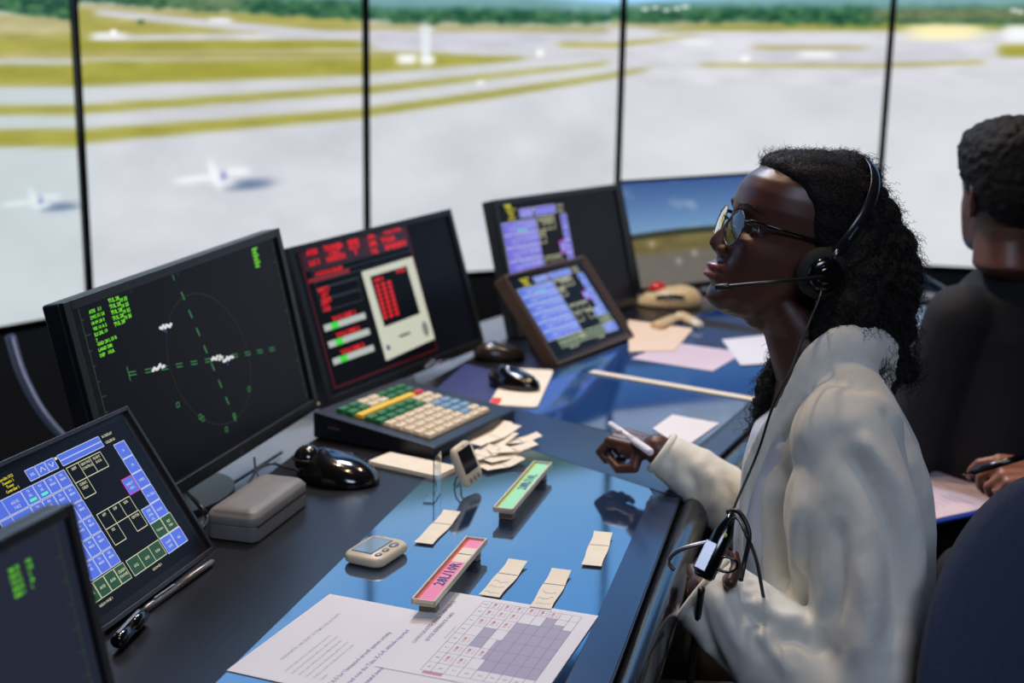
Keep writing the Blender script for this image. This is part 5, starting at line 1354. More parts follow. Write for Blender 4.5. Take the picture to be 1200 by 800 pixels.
# raised folds in the cloth
def fold(pts, r): jb.tube(smooth_path([Vector(p) for p in pts], 5), r, 10)
for k_, (tt, rr_) in enumerate(((.60, .052), (.68, .050), (.80, .048), (.90, .041))):
    i0 = int(tt * (len(pn) - 1)); c_ = pn[i0]; ax_ = (pn[min(i0 + 1, len(pn) - 1)] - pn[i0 - 1]).normalized(); a1 = ax_.orthogonal().normalized(); b1 = ax_.cross(a1)
    pts = [c_ + (a1 * math.cos(q) + b1 * math.sin(q)) * (float(rn[i0]) - .002) + ax_ * (.012 * math.sin(q * 1 + k_)) for q in [2 * PI * j / 24 for j in range(24)]]
    for j in range(24): jb.cap(pts[j], pts[(j + 1) % 24], .0055 + .002 * math.sin(j * .7 + k_), .0055 + .002 * math.sin((j + 1) * .7 + k_), 8)
for k_, tt in enumerate((.66, .74, .82, .89)):
    i0 = int(tt * (len(pf) - 1)); c_ = pf[i0]; ax_ = (pf[min(i0 + 1, len(pf) - 1)] - pf[i0 - 1]).normalized(); a1 = ax_.orthogonal().normalized(); b1 = ax_.cross(a1)
    pts = [c_ + (a1 * math.cos(q) + b1 * math.sin(q)) * (float(rf[i0]) - .003) + ax_ * (.012 * math.sin(q + k_ * 2)) for q in [2 * PI * j / 20 for j in range(20)]]
    for j in range(20): jb.cap(pts[j], pts[(j + 1) % 20], .006, .006, 8)
me = remesh(jb, .0042, 9, .7)
co = get_co(me); no = get_no(me)
def wr(p):
    v = Vector(p); s1 = noise.noise(Vector((v.x * 9, v.y * 9, v.z * 5)) + Vector((3, 1, 7))); s2 = noise.noise(Vector((v.x * 24 + s1 * 2, v.y * 24, v.z * 12))); s3 = noise.noise(v * 60)
    return s1 * .005 + s2 * .0020 + s3 * .0005
amp = np.array([wr(p) for p in co])
# drapery: ridges (+) and valleys (-) of the cloth on the side towards the viewer, and their echo on the other side
def proj_px(P):
    v = P - en; d = v @ fwn; return 600 + F_PX * (v @ rtn) / d, 400 - F_PX * (v @ upn) / d
jx, jy = proj_px(co); face = np.clip((-(no @ fwn)) * 2.0, 0, 1)
FOLDS = [([(928, 530), (912, 580), (908, 640), (916, 705)], 11, -.016), ([(945, 560), (938, 640), (944, 700)], 16, .007), ([(985, 520), (1022, 575), (1046, 640), (1052, 710), (1044, 770)], 14, -.011),
         ([(1000, 500), (1045, 560), (1068, 630), (1074, 710)], 12, .008), ([(1034, 470), (1066, 530), (1082, 610), (1086, 700)], 8, -.007), ([(960, 440), (1000, 446), (1040, 452)], 7, -.006),
         ([(1010, 640), (1020, 720), (1000, 790)], 16, .007), ([(980, 600), (985, 680), (965, 740)], 12, -.006), ([(886, 520), (878, 580), (880, 660), (884, 760)], 5, -.005), ([(938, 470), (915, 510), (892, 560)], 6, -.006),
         ([(815, 690), (826, 735), (850, 790)], 7, -.006), ([(838, 684), (850, 720), (880, 770)], 8, .006), ([(862, 680), (868, 715), (905, 735)], 7, -.008), ([(885, 690), (905, 720), (950, 730)], 8, .007), ([(900, 760), (930, 745), (975, 770)], 8, -.008), ([(880, 730), (915, 770), (930, 800)], 8, .006),
         ([(800, 545), (815, 570), (808, 590)], 6, -.006), ([(826, 545), (842, 575), (836, 605)], 7, .006), ([(780, 530), (788, 550), (780, 570)], 5, -.004), ([(848, 560), (858, 590), (850, 615)], 5, -.006)]
for pts_, w_, A_ in FOLDS:
    best = np.full(len(co), 1e9)
    sp2 = smooth_path([Vector((a, b, 0)) for a, b in pts_], 8)
    for q_ in sp2: best = np.minimum(best, (jx - q_.x) ** 2 + (jy - q_.y) ** 2)
    ends = np.clip(np.minimum(np.hypot(jx - pts_[0][0], jy - pts_[0][1]), np.hypot(jx - pts_[-1][0], jy - pts_[-1][1])) / (w_ * 2.2), .25, 1)
    amp += 1.45 * A_ * np.exp(-best / w_ ** 2) * face * ends
co = co + no * amp[:, None]; set_co(me, co)
def relax(me, n, f=.5):
    e = np.empty(len(me.edges) * 2, dtype=np.int64); me.edges.foreach_get('vertices', e); e = e.reshape(-1, 2); c = get_co(me); N_ = len(c)
    deg = np.bincount(e.ravel(), minlength=N_)[:, None]
    for _ in range(n):
        a = np.zeros_like(c)
        for k in range(3):
            a[:, k] = np.bincount(e[:, 0], weights=c[e[:, 1], k], minlength=N_) + np.bincount(e[:, 1], weights=c[e[:, 0], k], minlength=N_)
        c = c * (1 - f) + a / deg * f
    set_co(me, c)
relax(me, 4)
jacket = wlink('jacket', me, M_fl)
jacket['label'] = 'cream fleece jacket'
# cuffs: hollow-looking hems around the wrists
for path, rr_ in ((pn, .048), (pf, .034)):
    ax_ = (path[-1] - path[-3]).normalized(); a1 = ax_.orthogonal().normalized(); b1 = ax_.cross(a1)
    ch = MB(); ch.ring(path[-1] + ax_ * .002, a1, b1, rr_ - .003, rr_ - .003, .0058, 40, 12); o = ch.build('cuff_hem', M_fl, woman); o.matrix_local = WMi.copy()
# white shirt between the open fronts
sb = MB(); loft(sb, [(r[0] + Vector((-.012, 0, 0)), FX, LY, r[3] - .0, .105, 2.2) for r in RG[:8]] + [(RG[8][0] + Vector((-.004, 0, 0)), FX, LY, RG[8][3] * .8, .07, 2.0)], 40)
me = remesh(sb, .006, 3, .5); co = get_co(me); no = get_no(me)
co = co + no * np.array([noise.noise(Vector(p) * 16) * .006 for p in co])[:, None]; set_co(me, co)
shirt = wlink('shirt', me, mat('white_shirt', (214, 218, 226), .8, bump=(700, .2, .0006))); shirt['label'] = 'white shirt under the jacket'
# trousers and shoes
tb = MB(); tb.ball(HIP, (.135, .165, .09), 24, 14)
for sy in (-1, 1):
    k0 = Vector((.19, 1.66 + .10 * sy, .53)); f0 = Vector((.17, 1.66 + .10 * sy, .09))
    tb.cap(HIP + Vector((0, .09 * sy, 0)), k0, .085, .066, 18); tb.cap(k0, f0, .064, .05, 18)
me = remesh(tb, .008, 2, .5); wlink('trousers', me, mat('dark_trousers', (24, 24, 30), .85))
for sy in (-1, 1):
    f0 = Vector((.17, 1.66 + .10 * sy, .045)); s2 = MB(); s2.ball(f0 + Vector((-.06, 0, 0)), (.12, .045, .040), 20, 12); s2.cap(f0, f0 + Vector((0, 0, .05)), .042, .045)
    me = remesh(s2, .006, 2); wlink('shoe', me, mat('dark_shoe', (20, 20, 22), .5))

# ---- spectacles
gl = thing('eyeglasses', 'round thin-framed eyeglasses with black temples, worn by the woman', 'glasses', HM)
M_rim = mat('dark_gold_rim', (90, 84, 78), .22, .9)
M_lens = bpy.data.materials.new('lens_glass'); M_lens.use_nodes = True; nt = M_lens.node_tree; nt.nodes.remove(nt.nodes['Principled BSDF'])
tr = nt.nodes.new('ShaderNodeBsdfTransparent'); gs = nt.nodes.new('ShaderNodeBsdfGlossy'); gs.inputs['Roughness'].default_value = .02; gs.inputs['Color'].default_value = (.9, .92, 1, 1)
fz = nt.nodes.new('ShaderNodeFresnel'); fz.inputs['IOR'].default_value = 1.55; mx = nt.nodes.new('ShaderNodeMixShader')
nt.links.new(fz.outputs[0], mx.inputs[0]); nt.links.new(tr.outputs[0], mx.inputs[1]); nt.links.new(gs.outputs[0], mx.inputs[2]); nt.links.new(mx.outputs[0], nt.nodes['Material Output'].inputs['Surface'])
lens_c = {}
for sd in (1, -1):
    c_ = Vector((-.000, sd * .0325, -.0255)); ax_ = Vector((.12 * -1 * sd * sd, sd * 1.0, 0)).normalized(); ax_ = Vector((-.13, sd, 0)).normalized(); ay_ = Vector((-.10, 0, 1)).normalized()
    lens_c[sd] = c_
    MB().ring(c_, ax_, ay_, .0235, .0232, .0009, 48, 8).build('rim', M_rim, gl)
    lm = MB(); nrm_ = ax_.cross(ay_).normalized(); nrm_ = nrm_ if nrm_.x > 0 else -nrm_; vs = [c_ + nrm_ * .0018]
    for k_ in (.5, 1.0):
        for i in range(36): q = 2 * PI * i / 36; vs.append(c_ + (ax_ * math.cos(q) + ay_ * math.sin(q)) * .0231 * k_ + nrm_ * .0018 * (1 - k_ * k_))
    fs = [(0, 1 + i, 1 + (i + 1) % 36) for i in range(36)] + [(1 + i, 37 + i, 37 + (i + 1) % 36, 1 + (i + 1) % 36) for i in range(36)]
    lm.add(vs, fs, 0, True); o = lm.build('lens', M_lens, gl)
    h0 = c_ + ax_ * .0215 + ay_ * .0125
    MB().tube([h0, Vector((-.012, sd * .0655, -.0105)), Vector((-.05, sd * .072, -.012)), Vector((-.095, sd * .0775, -.013)), Vector((-.115, sd * .0775, -.021)), Vector((-.124, sd * .075, -.038))], [(.0014, .0022), (.0014, .0026), (.0013, .0024), (.0013, .0020), (.0013, .002), (.0013, .002)], 10, ref=(0, 1, 0)).build('temple', M_blackg, gl)
    MB().tube([h0 - Vector((.001, 0, 0)), h0 + Vector((-.008, sd * .004, -.001))], .0024, 8).build('hinge', M_steel, gl)
    MB().tube([c_ + Vector((-.001, -sd * .019, .002)), c_ + Vector((-.008, -sd * .020, -.001))], [.0008, .0022], 8).build('nose_pad', mat('nose_pad', (190, 190, 190), .3), gl)
MB().tube([lens_c[1] + Vector((.001, -.0235, .006)), Vector((.006, .004, -.0145)), Vector((.006, -.004, -.0145)), lens_c[-1] + Vector((.001, .0235, .006))], .0013, 8).build('bridge', M_rim, gl)

# ---- headset
hs_ = thing('headset', 'black on-ear headset with thin microphone boom, worn by the woman', 'headset', HM)
band = [(-.116, .093, -.020), (-.128, .096, .012), (-.140, .089, .044), (-.148, .070, .074), (-.152, .038, .094), (-.153, 0, .101)]
band = [Vector(p) for p in band] + [Vector((p[0], -p[1], p[2])) for p in band[:-1][::-1]]
bp_ = smooth_path(band, 6)
MB().tube(bp_, [(.0022, .0075)] * len(bp_), 12, ref=(0, 1, 0)).build('headband', mat('headband_black', (24, 25, 30), .28), hs_)
M_cush = mat('ear_cushion', (18, 18, 20), .75)
for sd in (1, -1):
    c_ = Vector((-.110, sd * .078, -.050)); AM = Matrix.Translation(c_) @ Matrix.Rotation(R(-90 * sd), 4, 'X') @ Matrix.Rotation(R(0), 4, 'Z')
    cup = MB(); cup.lathe([(.012, -.002), (.030, .0), (.0335, .006), (.0325, .012), (.026, .016), (.022, .0165)], 36, 0, AM); cup.build('ear_cushion', M_cush, hs_)
    cp = MB(); cp.lathe([(.010, .010), (.0215, .012), (.0225, .019), (.019, .0225), (.012, .0235), (.0, .0238)], 32, 0, AM); o = cp.build('ear_cup', M_blackg, hs_)
    MB().tube([AM @ Vector((0, 0, .0)) + Vector((-.004, sd * .018, .022)), Vector((-.1165, sd * .0945, -.016))], .0035, 10).build('slider', M_steel, hs_)
tip = HM.inverted() @ at_d(838, 337, 1.575); mid = HM.inverted() @ at_d(900, 331, 1.555)
st = Vector((-.108, .1015, -.052))
boom = smooth_path([st, st.lerp(mid, .5) + Vector((0, .004, .0)), mid, tip], 5)
MB().tube(boom, [float(np.interp(i, [0, len(boom) - 1], [.0030, .0024])) for i in range(len(boom))], 10).build('microphone_boom', M_black, hs_)
d_ = (tip - mid).normalized(); MB().tube([tip - d_ * .018, tip - d_ * .016, tip - d_ * .001, tip], [.0030, .0042, .0042, .003], 12).build('microphone', M_black, hs_)
ba = (bp_[9] - bp_[4]).normalized(); bn = Vector((-.05, 1, .1)); bn = (bn - ba * bn.dot(ba)).normalized(); bu = bn.cross(ba)
cvh = Canvas(bp_[4] + bn * .0035, ba, bu, bn, .03, .006); cvh.text('plantronics', 0, -.25, .0030, mat('headband_print', (150, 154, 166), .4, .3), 1, 'l', .01)
cvh.mb.build('lettering', cvh.mats, hs_)
MB().lathe([(.006, .0235), (.0135, .0240), (.0135, .0258), (.006, .0262)], 28, 0, Matrix.Translation(Vector((-.110, .078, -.050))) @ Matrix.Rotation(R(-90), 4, 'X')).build('pivot_cap', M_blackg, hs_)
# cord from the ear cup down the neck and across to the hand
HMi = HM.inverted()
cpts = [Hp(-.106, .100, -.066), at_d(962, 345, 1.565), at_d(945, 385, 1.56), at_d(928, 430, 1.545), at_d(905, 478, 1.55), at_d(888, 530, 1.57), at_d(862, 590, 1.56), at_d(850, 620, 1.53)]
MB().tube([HMi @ p for p in smooth_path(cpts, 5)], .0016, 8).build('cord', M_black, hs_)

# ---- talk switch held in the near hand
pt = at_d(836, 650, 1.515); d_ = (at_d(856, 604, 1.525) - at_d(826, 668, 1.51)).normalized(); n_ = (EYE - pt).normalized(); s_x = d_.cross(n_).normalized(); n_ = s_x.cross(d_).normalized()
sw = thing('talk_switch', 'black push-to-talk switch with a bright metal clip in the near hand of the woman', 'switch', frame(pt, s_x, d_, n_))
MB().tube([(.0, -.030, 0), (0, -.026, 0), (0, .030, 0), (0, .045, 0), (0, .055, 0)], [(.010, .007), (.013, .009), (.012, .009), (.007, .006), (.004, .004)], 14, 0, ref=(1, 0, 0)).build('handle', M_blackg, sw)
MB().box((-.008, -.006, .012), (.014, .036, .0022)).box((-.008, -.023, .006), (.014, .0022, .014)).build('clip', M_steel, sw, bevel=.0008)
MB().tube(smooth_path([Vector(p) for p in ((-.012, .010, .006), (-.026, -.002, .008), (-.040, -.016, .004), (-.044, -.030, -.002), (-.034, -.036, -.006))], 5), .0028, 10).build('wire_guard', M_steel, sw)
MB().ring((.018, -.004, .004), (1, .2, 0), (0, 1, .2), .013, .009, .0018, 28, 8).build('cord_ring', M_blackg, sw)
MB().ball((.003, .026, .0085), (.0022, .003, .001), 10, 6).build('indicator', mat('green_yellow_dot', (170, 190, 60), .4), sw)
cable([at_d(822, 690, 1.52), at_d(818, 720, 1.56), at_d(812, 770, 1.60), at_d(806, 830, 1.62), at_d(800, 900, 1.62)], .0045, 'black cord hanging from the talk switch to the floor beside the desk edge')
cable([at_d(846, 628, 1.53), at_d(862, 606, 1.50), at_d(876, 630, 1.47), at_d(886, 655, 1.50), at_d(893, 690, 1.53), at_d(900, 730, 1.56)], .0022, 'thin black cord looping over the lap of the woman')
cable([at_d(852, 600, 1.54), at_d(866, 600, 1.53), at_d(878, 625, 1.52), at_d(872, 660, 1.52), at_d(868, 680, 1.51)], .0030, 'black cord loop beside the thumb of the woman')
# ---- white pen in the far hand
p0 = at_z(713, 495, .815); p1 = at_z(760, 528, .830); d_ = (p1 - p0).normalized(); Lp = (p1 - p0).length + .012
pn_ = thing('marker_pen', 'white marker pen held in the far hand of the woman', 'pen', frame(p0, d_, d_.orthogonal().normalized(), d_.cross(d_.orthogonal().normalized())))
MB().tube([(0, 0, 0), (.010, 0, 0), (.012, 0, 0), (Lp * .62, 0, 0)], [.0010, .0026, .0050, .0056], 14).build('barrel', mat('white_plastic', (222, 222, 230), .35), pn_)
MB().tube([(Lp * .62, 0, 0), (Lp * .64, 0, 0), (Lp * .98, 0, 0), (Lp, 0, 0)], [.0056, .0062, .0058, .004], 14).build('cap', mat('white_plastic', (222, 222, 230), .35), pn_)
# ------------------------------------------------------------------ the others at the right edge
def head_frame(ear_px, d, heading, pitch, side=1):
    hf = Vector((math.cos(R(heading)) * math.cos(R(pitch)), math.sin(R(heading)) * math.cos(R(pitch)), math.sin(R(pitch)))); hl = Vector((-math.sin(R(heading)), math.cos(R(heading)), 0)); hu = hf.cross(hl)
    E_ = at_d(*ear_px, d); o = E_ - hf * -.105 - hl * (.073 * side) - hu * -.035
    return frame(o, hf, hl, hu), hf, hl, hu
MH, mf, ml, mu = head_frame((1140, 236), 2.28, 101, 0)
M_SK2 = skin_mat('brown_skin', (92, 58, 46))
mc = at_d(1222, 330, 2.40)   # between the shoulders
man = thing('person', 'person seen from behind at the right edge, short black hair and dark jacket', 'person', Matrix.Translation((mc.x, mc.y, 0)))
MMi = man.matrix_world.inverted()
def mlink(name, me, mats, p=man, Mi=MMi):
    for m in (mats if isinstance(mats, (list, tuple)) else [mats]): me.materials.append(m)
    o = link(name, me, p); o.matrix_local = Mi.copy(); return o
mb = MB(); head_mesh(mb, MH); ear(mb, MH, 1); ear(mb, MH, -1)
mhp = lambda x, y, z: MH @ Vector((x, y, z))
tf = Vector((math.cos(R(112)), math.sin(R(112)), 0)); tl = Vector((-tf.y, tf.x, 0))
nb = Vector((mc.x, mc.y, mc.z + .0))
loft(mb, [(mhp(-.105, 0, -.03), mf, ml, .055, .055), (mhp(-.105, 0, -.10), mf, ml, .056, .055), (mhp(-.115, 0, -.15), mf, ml, .060, .060), (nb, tf, tl, .075, .10)], 32)
loft(mb, [(Vector((mc.x, mc.y, z)), tf, tl, a, b) for z, a, b in ((.48, .10, .16), (.7, .09, .15), (.9, .09, .16), (1.0, .07, .12))], 28)
me = remesh(mb, .004, 2); body2 = mlink('body', me, M_SK2)
hb = MB(); zs = np.linspace(.0885, -.062, 44); nth = 80; th = np.arange(nth) / nth * 2 * PI - PI
Zg, T = np.meshgrid(zs, th, indexing='ij'); hx, hy = head_surface(Zg.ravel(), T.ravel()); Zf = Zg.ravel()
line = np.interp(Zf, [-.07, -.045, -.02, 0, .03, .05, .062, .08, .1], [-.145, -.130, -.098, -.082, -.060, -.045, -.020, .03, .05])
ins = 1 / (1 + np.exp((hx - line) / .004)); thick = -.008 + ins * (.008 + .018 + .011 * np.clip(Zf / .08, 0, 1))
dv = np.stack([hx + .10, hy, Zf * .9], 1); dv /= np.linalg.norm(dv, axis=1)[:, None]
P = np.stack([hx, hy, Zf], 1) + dv * thick[:, None]; vs = [MH @ Vector(p) for p in P]; n = nth; Rr = len(zs)
hb.add(vs, [(i * n + j, (i + 1) * n + j, (i + 1) * n + (j + 1) % n, i * n + (j + 1) % n) for i in range(Rr - 1) for j in range(n)] + [tuple(range(n)), tuple(range((Rr - 1) * n + n - 1, (Rr - 1) * n - 1, -1))], 0, True)
me = remesh(hb, .004, 3); co = get_co(me); no = get_no(me)
co = co + no * np.array([noise.noise(Vector(p) * 90) * .004 + noise.noise(Vector(p) * 40) * .003 for p in co])[:, None]; set_co(me, co)
mlink('hair', me, M_hair)
jb = MB(); M_dk = mat('dark_jacket_cloth', (9, 10, 15), .85, bump=(300, .4, .001), vary=(20, .1))
Z = lambda z, a, b, dx=0: (Vector((mc.x + dx, mc.y, z)), tf, tl, a, b, 2.2)
sz = mc.z
loft(jb, [Z(.50, .14, .20), Z(.66, .135, .19), Z(.80, .13, .19), Z(sz - .09, .125, .20), Z(sz - .02, .105, .185), Z(sz + .025, .080, .13), Z(sz + .055, .070, .090), Z(sz + .090, .066, .076), Z(sz + .108, .062, .068)], 44)
for sd in (1, -1):
    sh_ = Vector((mc.x, mc.y, sz - .06)) + tl * (.185 * sd); el_ = sh_ + Vector((0, 0, -.27)) + tf * .05 + tl * (.05 * sd); wr_ = el_ + tf * .24 + Vector((0, 0, -.0))
    jb.cap(sh_, el_, .066, .055, 20); jb.cap(el_, wr_, .055, .040, 20)
jb.tube(smooth_path([nb + tl * .07 + Vector((0, 0, .055)), nb - tf * .05 + tl * .055 + Vector((0, 0, .085)), nb - tf * .075 + Vector((0, 0, .10)), nb - tf * .05 - tl * .055 + Vector((0, 0, .085)), nb - tl * .07 + Vector((0, 0, .055))], 5), [(.020, .011)] * 21, 14, ref=(0, 0, 1))
me = remesh(jb, .007, 5, .6); co = get_co(me); no = get_no(me)
co = co + no * np.array([noise.noise(Vector((p[0] * 10, p[1] * 10, p[2] * 6))) * .010 for p in co])[:, None]; set_co(me, co); jk = mlink('jacket', me, M_dk)
tb = MB()
hipm = Vector((mc.x, mc.y, .50)); tb.ball(hipm, (.16, .16, .09), 20, 12)
for sd in (1, -1):
    k_ = hipm + tf * .42 + tl * (.10 * sd); f_ = Vector((k_.x, k_.y, .08)); tb.cap(hipm + tl * (.09 * sd), k_, .085, .065, 16); tb.cap(k_, f_, .062, .05, 16); tb.ball(f_ + tf * .05 + Vector((0, 0, -.035)), (.06, .11, .045), 16, 10)
mlink('trousers', remesh(tb, .010, 2), mat('dark_trousers', (24, 24, 30), .85))

# third person: only the hand with the pen and a little sleeve reach into the photo
o3 = Vector((1.22, 1.78, 0))
p3 = thing('person', 'person beyond the right edge, only a hand with a black pen visible over the clipboard', 'person', Matrix.Translation(o3)); P3i = p3.matrix_world.inverted()
wr3 = at_z(1232, 556, .742); mb = MB()
d3 = Vector((-.96, .02, .04)).normalized(); n3 = Vector((.05, -.50, .86))
M_SK3 = skin_mat('light_brown_skin', (150, 100, 82))
tip3 = at_z(1152, 560, .725)
out, K3, s3 = hand(mb, wr3, d3, n3, 1 if d3.cross(n3).y > 0 else -1, [(28, 42, 22), (46, 55, 30), (54, 62, 34), (58, 62, 36)], .92, thumb=[wr3 + Vector((-.030, -.030, -.022)), wr3 + Vector((-.058, -.030, -.030)), wr3 + Vector((-.082, -.018, -.026))])
el3 = wr3 + Vector((.24, -.06, .02)); sh3 = Vector((1.22, 1.93, .98)); sh3b = Vector((1.22, 1.60, .98))
mb.cap(wr3, el3, .026, .036, 16); mb.cap(el3, sh3, .038, .045, 16); mb.cap(sh3, sh3b, .045, .045, 16); mb.cap(sh3b, sh3b + Vector((-.02, -.05, -.28)), .045, .038)
loft(mb, [(Vector((1.22, 1.77, z)), FX, LY, a, b) for z, a, b in ((.48, .11, .16), (.7, .09, .14), (.9, .09, .16), (1.0, .06, .10), (1.05, .05, .05), (1.12, .05, .05))], 28)
H3 = frame(Vector((1.135, 1.77, 1.22)), Vector((-1, 0, 0)), Vector((0, -1, 0)), Vector((0, 0, 1))); head_mesh(mb, H3)
mlink('body', remesh(mb, .0035, 2), M_SK3, p3, P3i)
jb = MB(); loft(jb, [(Vector((1.22, 1.77, z)), FX, LY, a, b, 2.2) for z, a, b in ((.48, .13, .18), (.7, .12, .17), (.9, .115, .18), (.99, .09, .15), (1.04, .065, .075))], 32)
jb.cap(el3 + (wr3 - el3) * .62, el3, .040, .050, 18); jb.cap(el3, sh3, .052, .060, 18); jb.cap(sh3b, sh3b + Vector((-.02, -.05, -.28)), .060, .05, 18)
mlink('sweater', remesh(jb, .008, 4), M_dk, p3, P3i)
hb = MB(); 
zs = np.linspace(.0885, -.05, 30); Zg, T = np.meshgrid(zs, th, indexing='ij'); hx, hy = head_surface(Zg.ravel(), T.ravel()); Zf = Zg.ravel()
ins = 1 / (1 + np.exp((hx - np.interp(Zf, [-.07, 0, .05, .1], [-.14, -.08, -.04, .05])) / .004)); dv = np.stack([hx + .10, hy, Zf * .9], 1); dv /= np.linalg.norm(dv, axis=1)[:, None]
P = np.stack([hx, hy, Zf], 1) + dv * (-.008 + ins * .022)[:, None]; Rr = 30
hb.add([H3 @ Vector(p) for p in P], [(i * n + j, (i + 1) * n + j, (i + 1) * n + (j + 1) % n, i * n + (j + 1) % n) for i in range(Rr - 1) for j in range(n)] + [tuple(range(n)), tuple(range((Rr - 1) * n + n - 1, (Rr - 1) * n - 1, -1))], 0, True)
mlink('hair', remesh(hb, .005, 2), M_hair, p3, P3i)
tb = MB(); hp3 = Vector((1.24, 1.77, .50)); tb.ball(hp3, (.15, .17, .09), 20, 12)
for yk in (1.70, 1.97): tb.cap(Vector((1.24, yk * .4 + 1.77 * .6, .52)), Vector((.76, yk, .58)), .082, .062, 16); tb.cap(Vector((.76, yk, .58)), Vector((.78, yk, .08)), .062, .048, 16); tb.ball(Vector((.73, yk, .045)), (.11, .045, .045), 16, 10)
mlink('trousers', remesh(tb, .010, 2), mat('dark_trousers', (24, 24, 30), .85), p3, P3i)
a_ = at_z(1129, 556, .742); b_ = at_z(1172, 543, .768); d_ = (b_ - a_).normalized(); L = (b_ - a_).length + .05
pn3 = thing('marker_pen', 'black pen held by the hand at the right edge, over the clipboard', 'pen', frame(a_, d_, d_.orthogonal().normalized(), d_.cross(d_.orthogonal().normalized())))
MB().tube([(0, 0, 0), (.012, 0, 0), (.014, 0, 0), (L, 0, 0)], [.001, .0035, .0062, .0060], 14).build('barrel', M_blackg, pn3)
MB().tube([(-.002, 0, 0), (.0, 0, 0), (.006, 0, 0)], [.0004, .0012, .0020], 10).build('nib', mat('brass', (190, 150, 80), .3, .9), pn3)
# clipboard with sheet on the knees
zc = .655
C4 = [at_z(*k, zc) for k in ((1062, 532), (1172, 572), (1122, 620), (1012, 574))]
ax_ = ((C4[1] - C4[0]) + (C4[2] - C4[3])).normalized(); ay_ = Vector((-ax_.y, ax_.x, 0)); cc_ = sum(C4, Vector()) / 4; wx = (C4[1] - C4[0]).length; wy = abs((C4[0] - C4[3]).dot(ay_))
cbt = thing('clipboard', 'blue clipboard with a handwritten sheet, behind the woman at right', 'clipboard', frame(cc_, ax_, ay_, Vector((0, 0, 1))))
MB().prism(rrect(-wx / 2 - .012, -wy / 2 - .022, wx / 2 + .012, wy / 2 + .012, .008), -.006, -.002).build('board', mat('blue_board', (26, 62, 150), .4), cbt, bevel=.0008)
cv = Canvas((-wx / 2, -wy / 2, -.0015), (1, 0, 0), (0, 1, 0), (0, 0, 1), wx, wy); cv.rect(0, 0, 1, 1, M_rose, 1)
for r in range(12):
    for (u0, u1) in ((.08, .30), (.36, .60), (.66, .92)):
        if random.random() < .85: cv.bars(u0, .90 - r * .075, u0 + (u1 - u0) * random.uniform(.5, 1), .0028, M_inkgrey, 2, .3, .006)
cv.mb.build('sheet', cv.mats, cbt)
MB().box((0, wy / 2 + .002, .004), (.09, .022, .008)).build('clip', M_steel, cbt, bevel=.002)

# ------------------------------------------------------------------ office chair of the woman
M_ch = mat('navy_chair_fabric', (62, 72, 96), .9, bump=(900, .8, .0016), vary=(200, .12))
chx = Vector((.47, 1.60, 0)); bc = Vector((.655, 1.43, .675)); ang = math.atan2(.64, .77)
oc = thing('office_chair', 'navy fabric office chair with rounded backrest, lower right corner, used by the woman', 'chair', Matrix.Translation(chx)); OI = oc.matrix_world.inverted()
tx = Vector((math.cos(ang), math.sin(ang), 0)); nx_ = Vector((tx.y, -tx.x, 0))   # nx_ towards the viewer
mb = MB(); seg = 64; vs = []
prof = [(.05, .026), (.5, .024), (.85, .016), (.96, .008), (1.0, 0), (.97, -.012), (.86, -.020), (.5, -.026), (.05, -.028)]
hw, hh = .235, .275
for k, dpt in prof:
    for i in range(seg):
        q = 2 * PI * i / seg; cx = math.copysign(abs(math.cos(q)) ** (2 / 3.0), math.cos(q)); sy_ = math.copysign(abs(math.sin(q)) ** (2 / 3.0), math.sin(q))
        u_, v_ = cx * hw * k * (1 - .06 * sy_), sy_ * hh * k
        vs.append(bc + tx * u_ + UZ * v_ + nx_ * (dpt - .30 * u_ * u_ * 1.6 * -1 * -1 + .05 * v_ * -1))
fs = [(i * seg + j, i * seg + (j + 1) % seg, (i + 1) * seg + (j + 1) % seg, (i + 1) * seg + j) for i in range(len(prof) - 1) for j in range(seg)] + [tuple(range(seg - 1, -1, -1)), tuple(range((len(prof) - 1) * seg, len(prof) * seg))]
mb.add(vs, fs, 0, True); mb.build('backrest', M_ch, oc).matrix_local = OI.copy()
mb = MB(); vs = []; cs = chx + Vector((0, 0, .425))
for k, z in ((.9, -.035), (1, -.015), (1, .012), (.9, .030), (.4, .036)):
    for i in range(seg):
        q = 2 * PI * i / seg; vs.append(cs + Vector((math.copysign(abs(math.cos(q)) ** .65, math.cos(q)) * .24 * k, math.copysign(abs(math.sin(q)) ** .65, math.sin(q)) * .24 * k, z)))
fs = [(i * seg + j, i * seg + (j + 1) % seg, (i + 1) * seg + (j + 1) % seg, (i + 1) * seg + j) for i in range(4) for j in range(seg)] + [tuple(range(seg - 1, -1, -1)), tuple(range(4 * seg, 5 * seg))]
mb.add(vs, fs, 0, True); mb.build('seat', M_ch, oc).matrix_local = OI.copy()
mb = MB(); mb.tube(smooth_path([bc + nx_ * .02 - UZ * .10, bc + nx_ * .05 - UZ * .24, bc * .6 + chx * .4 + Vector((0, 0, -.05)) + nx_ * .01, cs + Vector((.05, -.05, -.045)), cs + Vector((0, 0, -.045))], 5), [(.028, .008)] * 21, 12); mb.build('back_bracket', M_black, oc).matrix_local = OI.copy()
mb = MB(); mb.lathe([(.03, .08), (.03, .22), (.018, .221), (.018, .385)], 20); mb.build('gas_lift', M_black, oc)
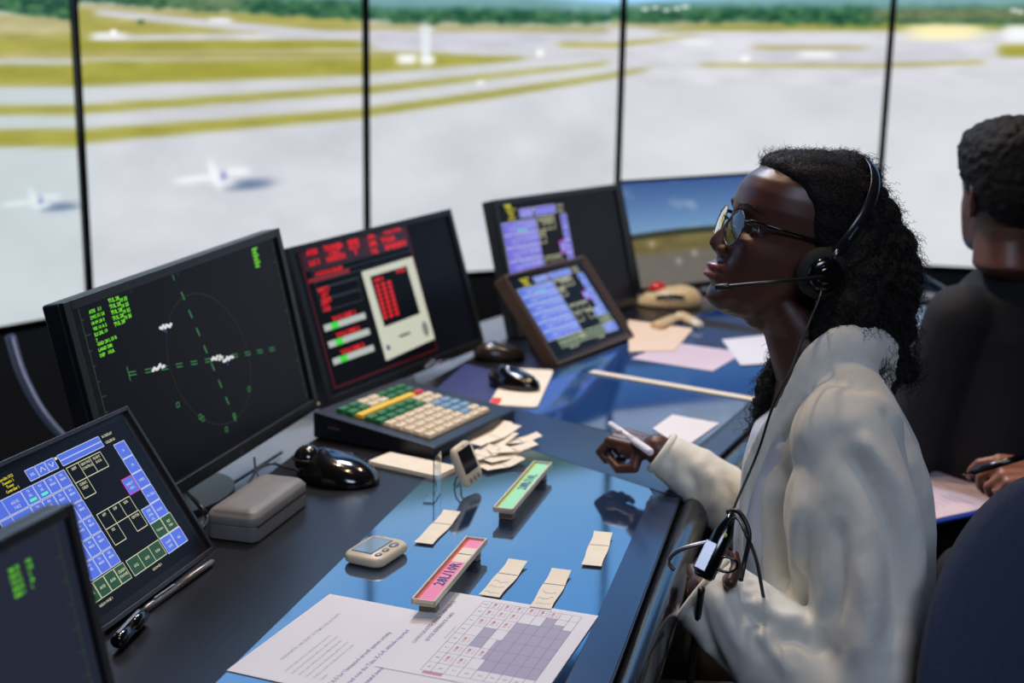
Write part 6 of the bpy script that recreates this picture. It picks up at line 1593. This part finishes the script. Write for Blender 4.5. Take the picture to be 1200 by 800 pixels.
for i in range(5):
    q = 2 * PI * i / 5 + .3; e = Vector((math.cos(q), math.sin(q), 0))
    mb = MB(); mb.tube([e * .02 + Vector((0, 0, .095)), e * .29 + Vector((0, 0, .075))], [(.022, .018), (.014, .010)], 10); lg = mb.build('leg', M_black, oc)
    mb = MB(); mb.tube([e * .29 + Vector((-e.y * -.02, e.x * -.02, .03)), e * .29 + Vector((-e.y * .02, e.x * .02, .03))], .03, 18); mb.build('caster', M_black, lg)
# ------------------------------------------------------------------ light
def light(kind, loc, energy, col, size=.3, tgt=None, spot=60, blend=.5):
    d = bpy.data.lights.new(kind.lower() + '_lamp', kind); d.energy = energy; d.color = col
    if kind == 'AREA': d.size = size; d.shape = 'DISK'
    else: d.shadow_soft_size = size
    if kind == 'SPOT': d.spot_size = R(spot); d.spot_blend = blend
    o = link('ceiling_lamp', d); o.location = loc
    if tgt is not None: o.rotation_euler = (Vector(tgt) - Vector(loc)).to_track_quat('-Z', 'Y').to_euler()
    return o
WARM = (1.0, .72, .46); COOL = (.66, .76, 1.0)
light('SPOT', (-.35, 2.55, 2.9), 75, WARM, .05, (-.25, 2.4, .75), 75)
light('SPOT', (.75, 2.9, 2.9), 55, WARM, .05, (.5, 3.0, .75), 80)
light('SPOT', (.05, 1.75, 2.9), 42, WARM, .05, (.35, 1.7, 1.1), 60)
light('AREA', (-.1, 3.3, 2.95), 55, COOL, .5, (.0, 1.6, .8))  # added cool fill overhead, backing up the wall screens' light on the desk
light('AREA', (.5, -.9, 2.9), 50, COOL, 1.2, (.6, 1.6, .8))  # added cool fill behind the viewer to brighten the jacket side
w = bpy.data.worlds.new('world'); S.world = w; w.use_nodes = True
w.node_tree.nodes['Background'].inputs['Color'].default_value = (.25, .35, .5, 1); w.node_tree.nodes['Background'].inputs['Strength'].default_value = .03

# ------------------------------------------------------------------ camera
cd = bpy.data.cameras.new('camera'); cam = link('camera', cd)
cd.sensor_width = 36; cd.lens = F_PX / 1200 * 36; cd.clip_start = .02
cam.matrix_world = frame(EYE, rt, up, -fw)
cd.dof.use_dof = True; cd.dof.focus_distance = 1.56; cd.dof.aperture_fstop = 45 / 13.0; cd.dof.aperture_blades = 9
S.camera = cam
S.view_settings.view_transform = 'Standard'; S.view_settings.look = 'None'; S.view_settings.gamma = 1; S.view_settings.use_curve_mapping = False
S.view_settings.exposure = 0.0
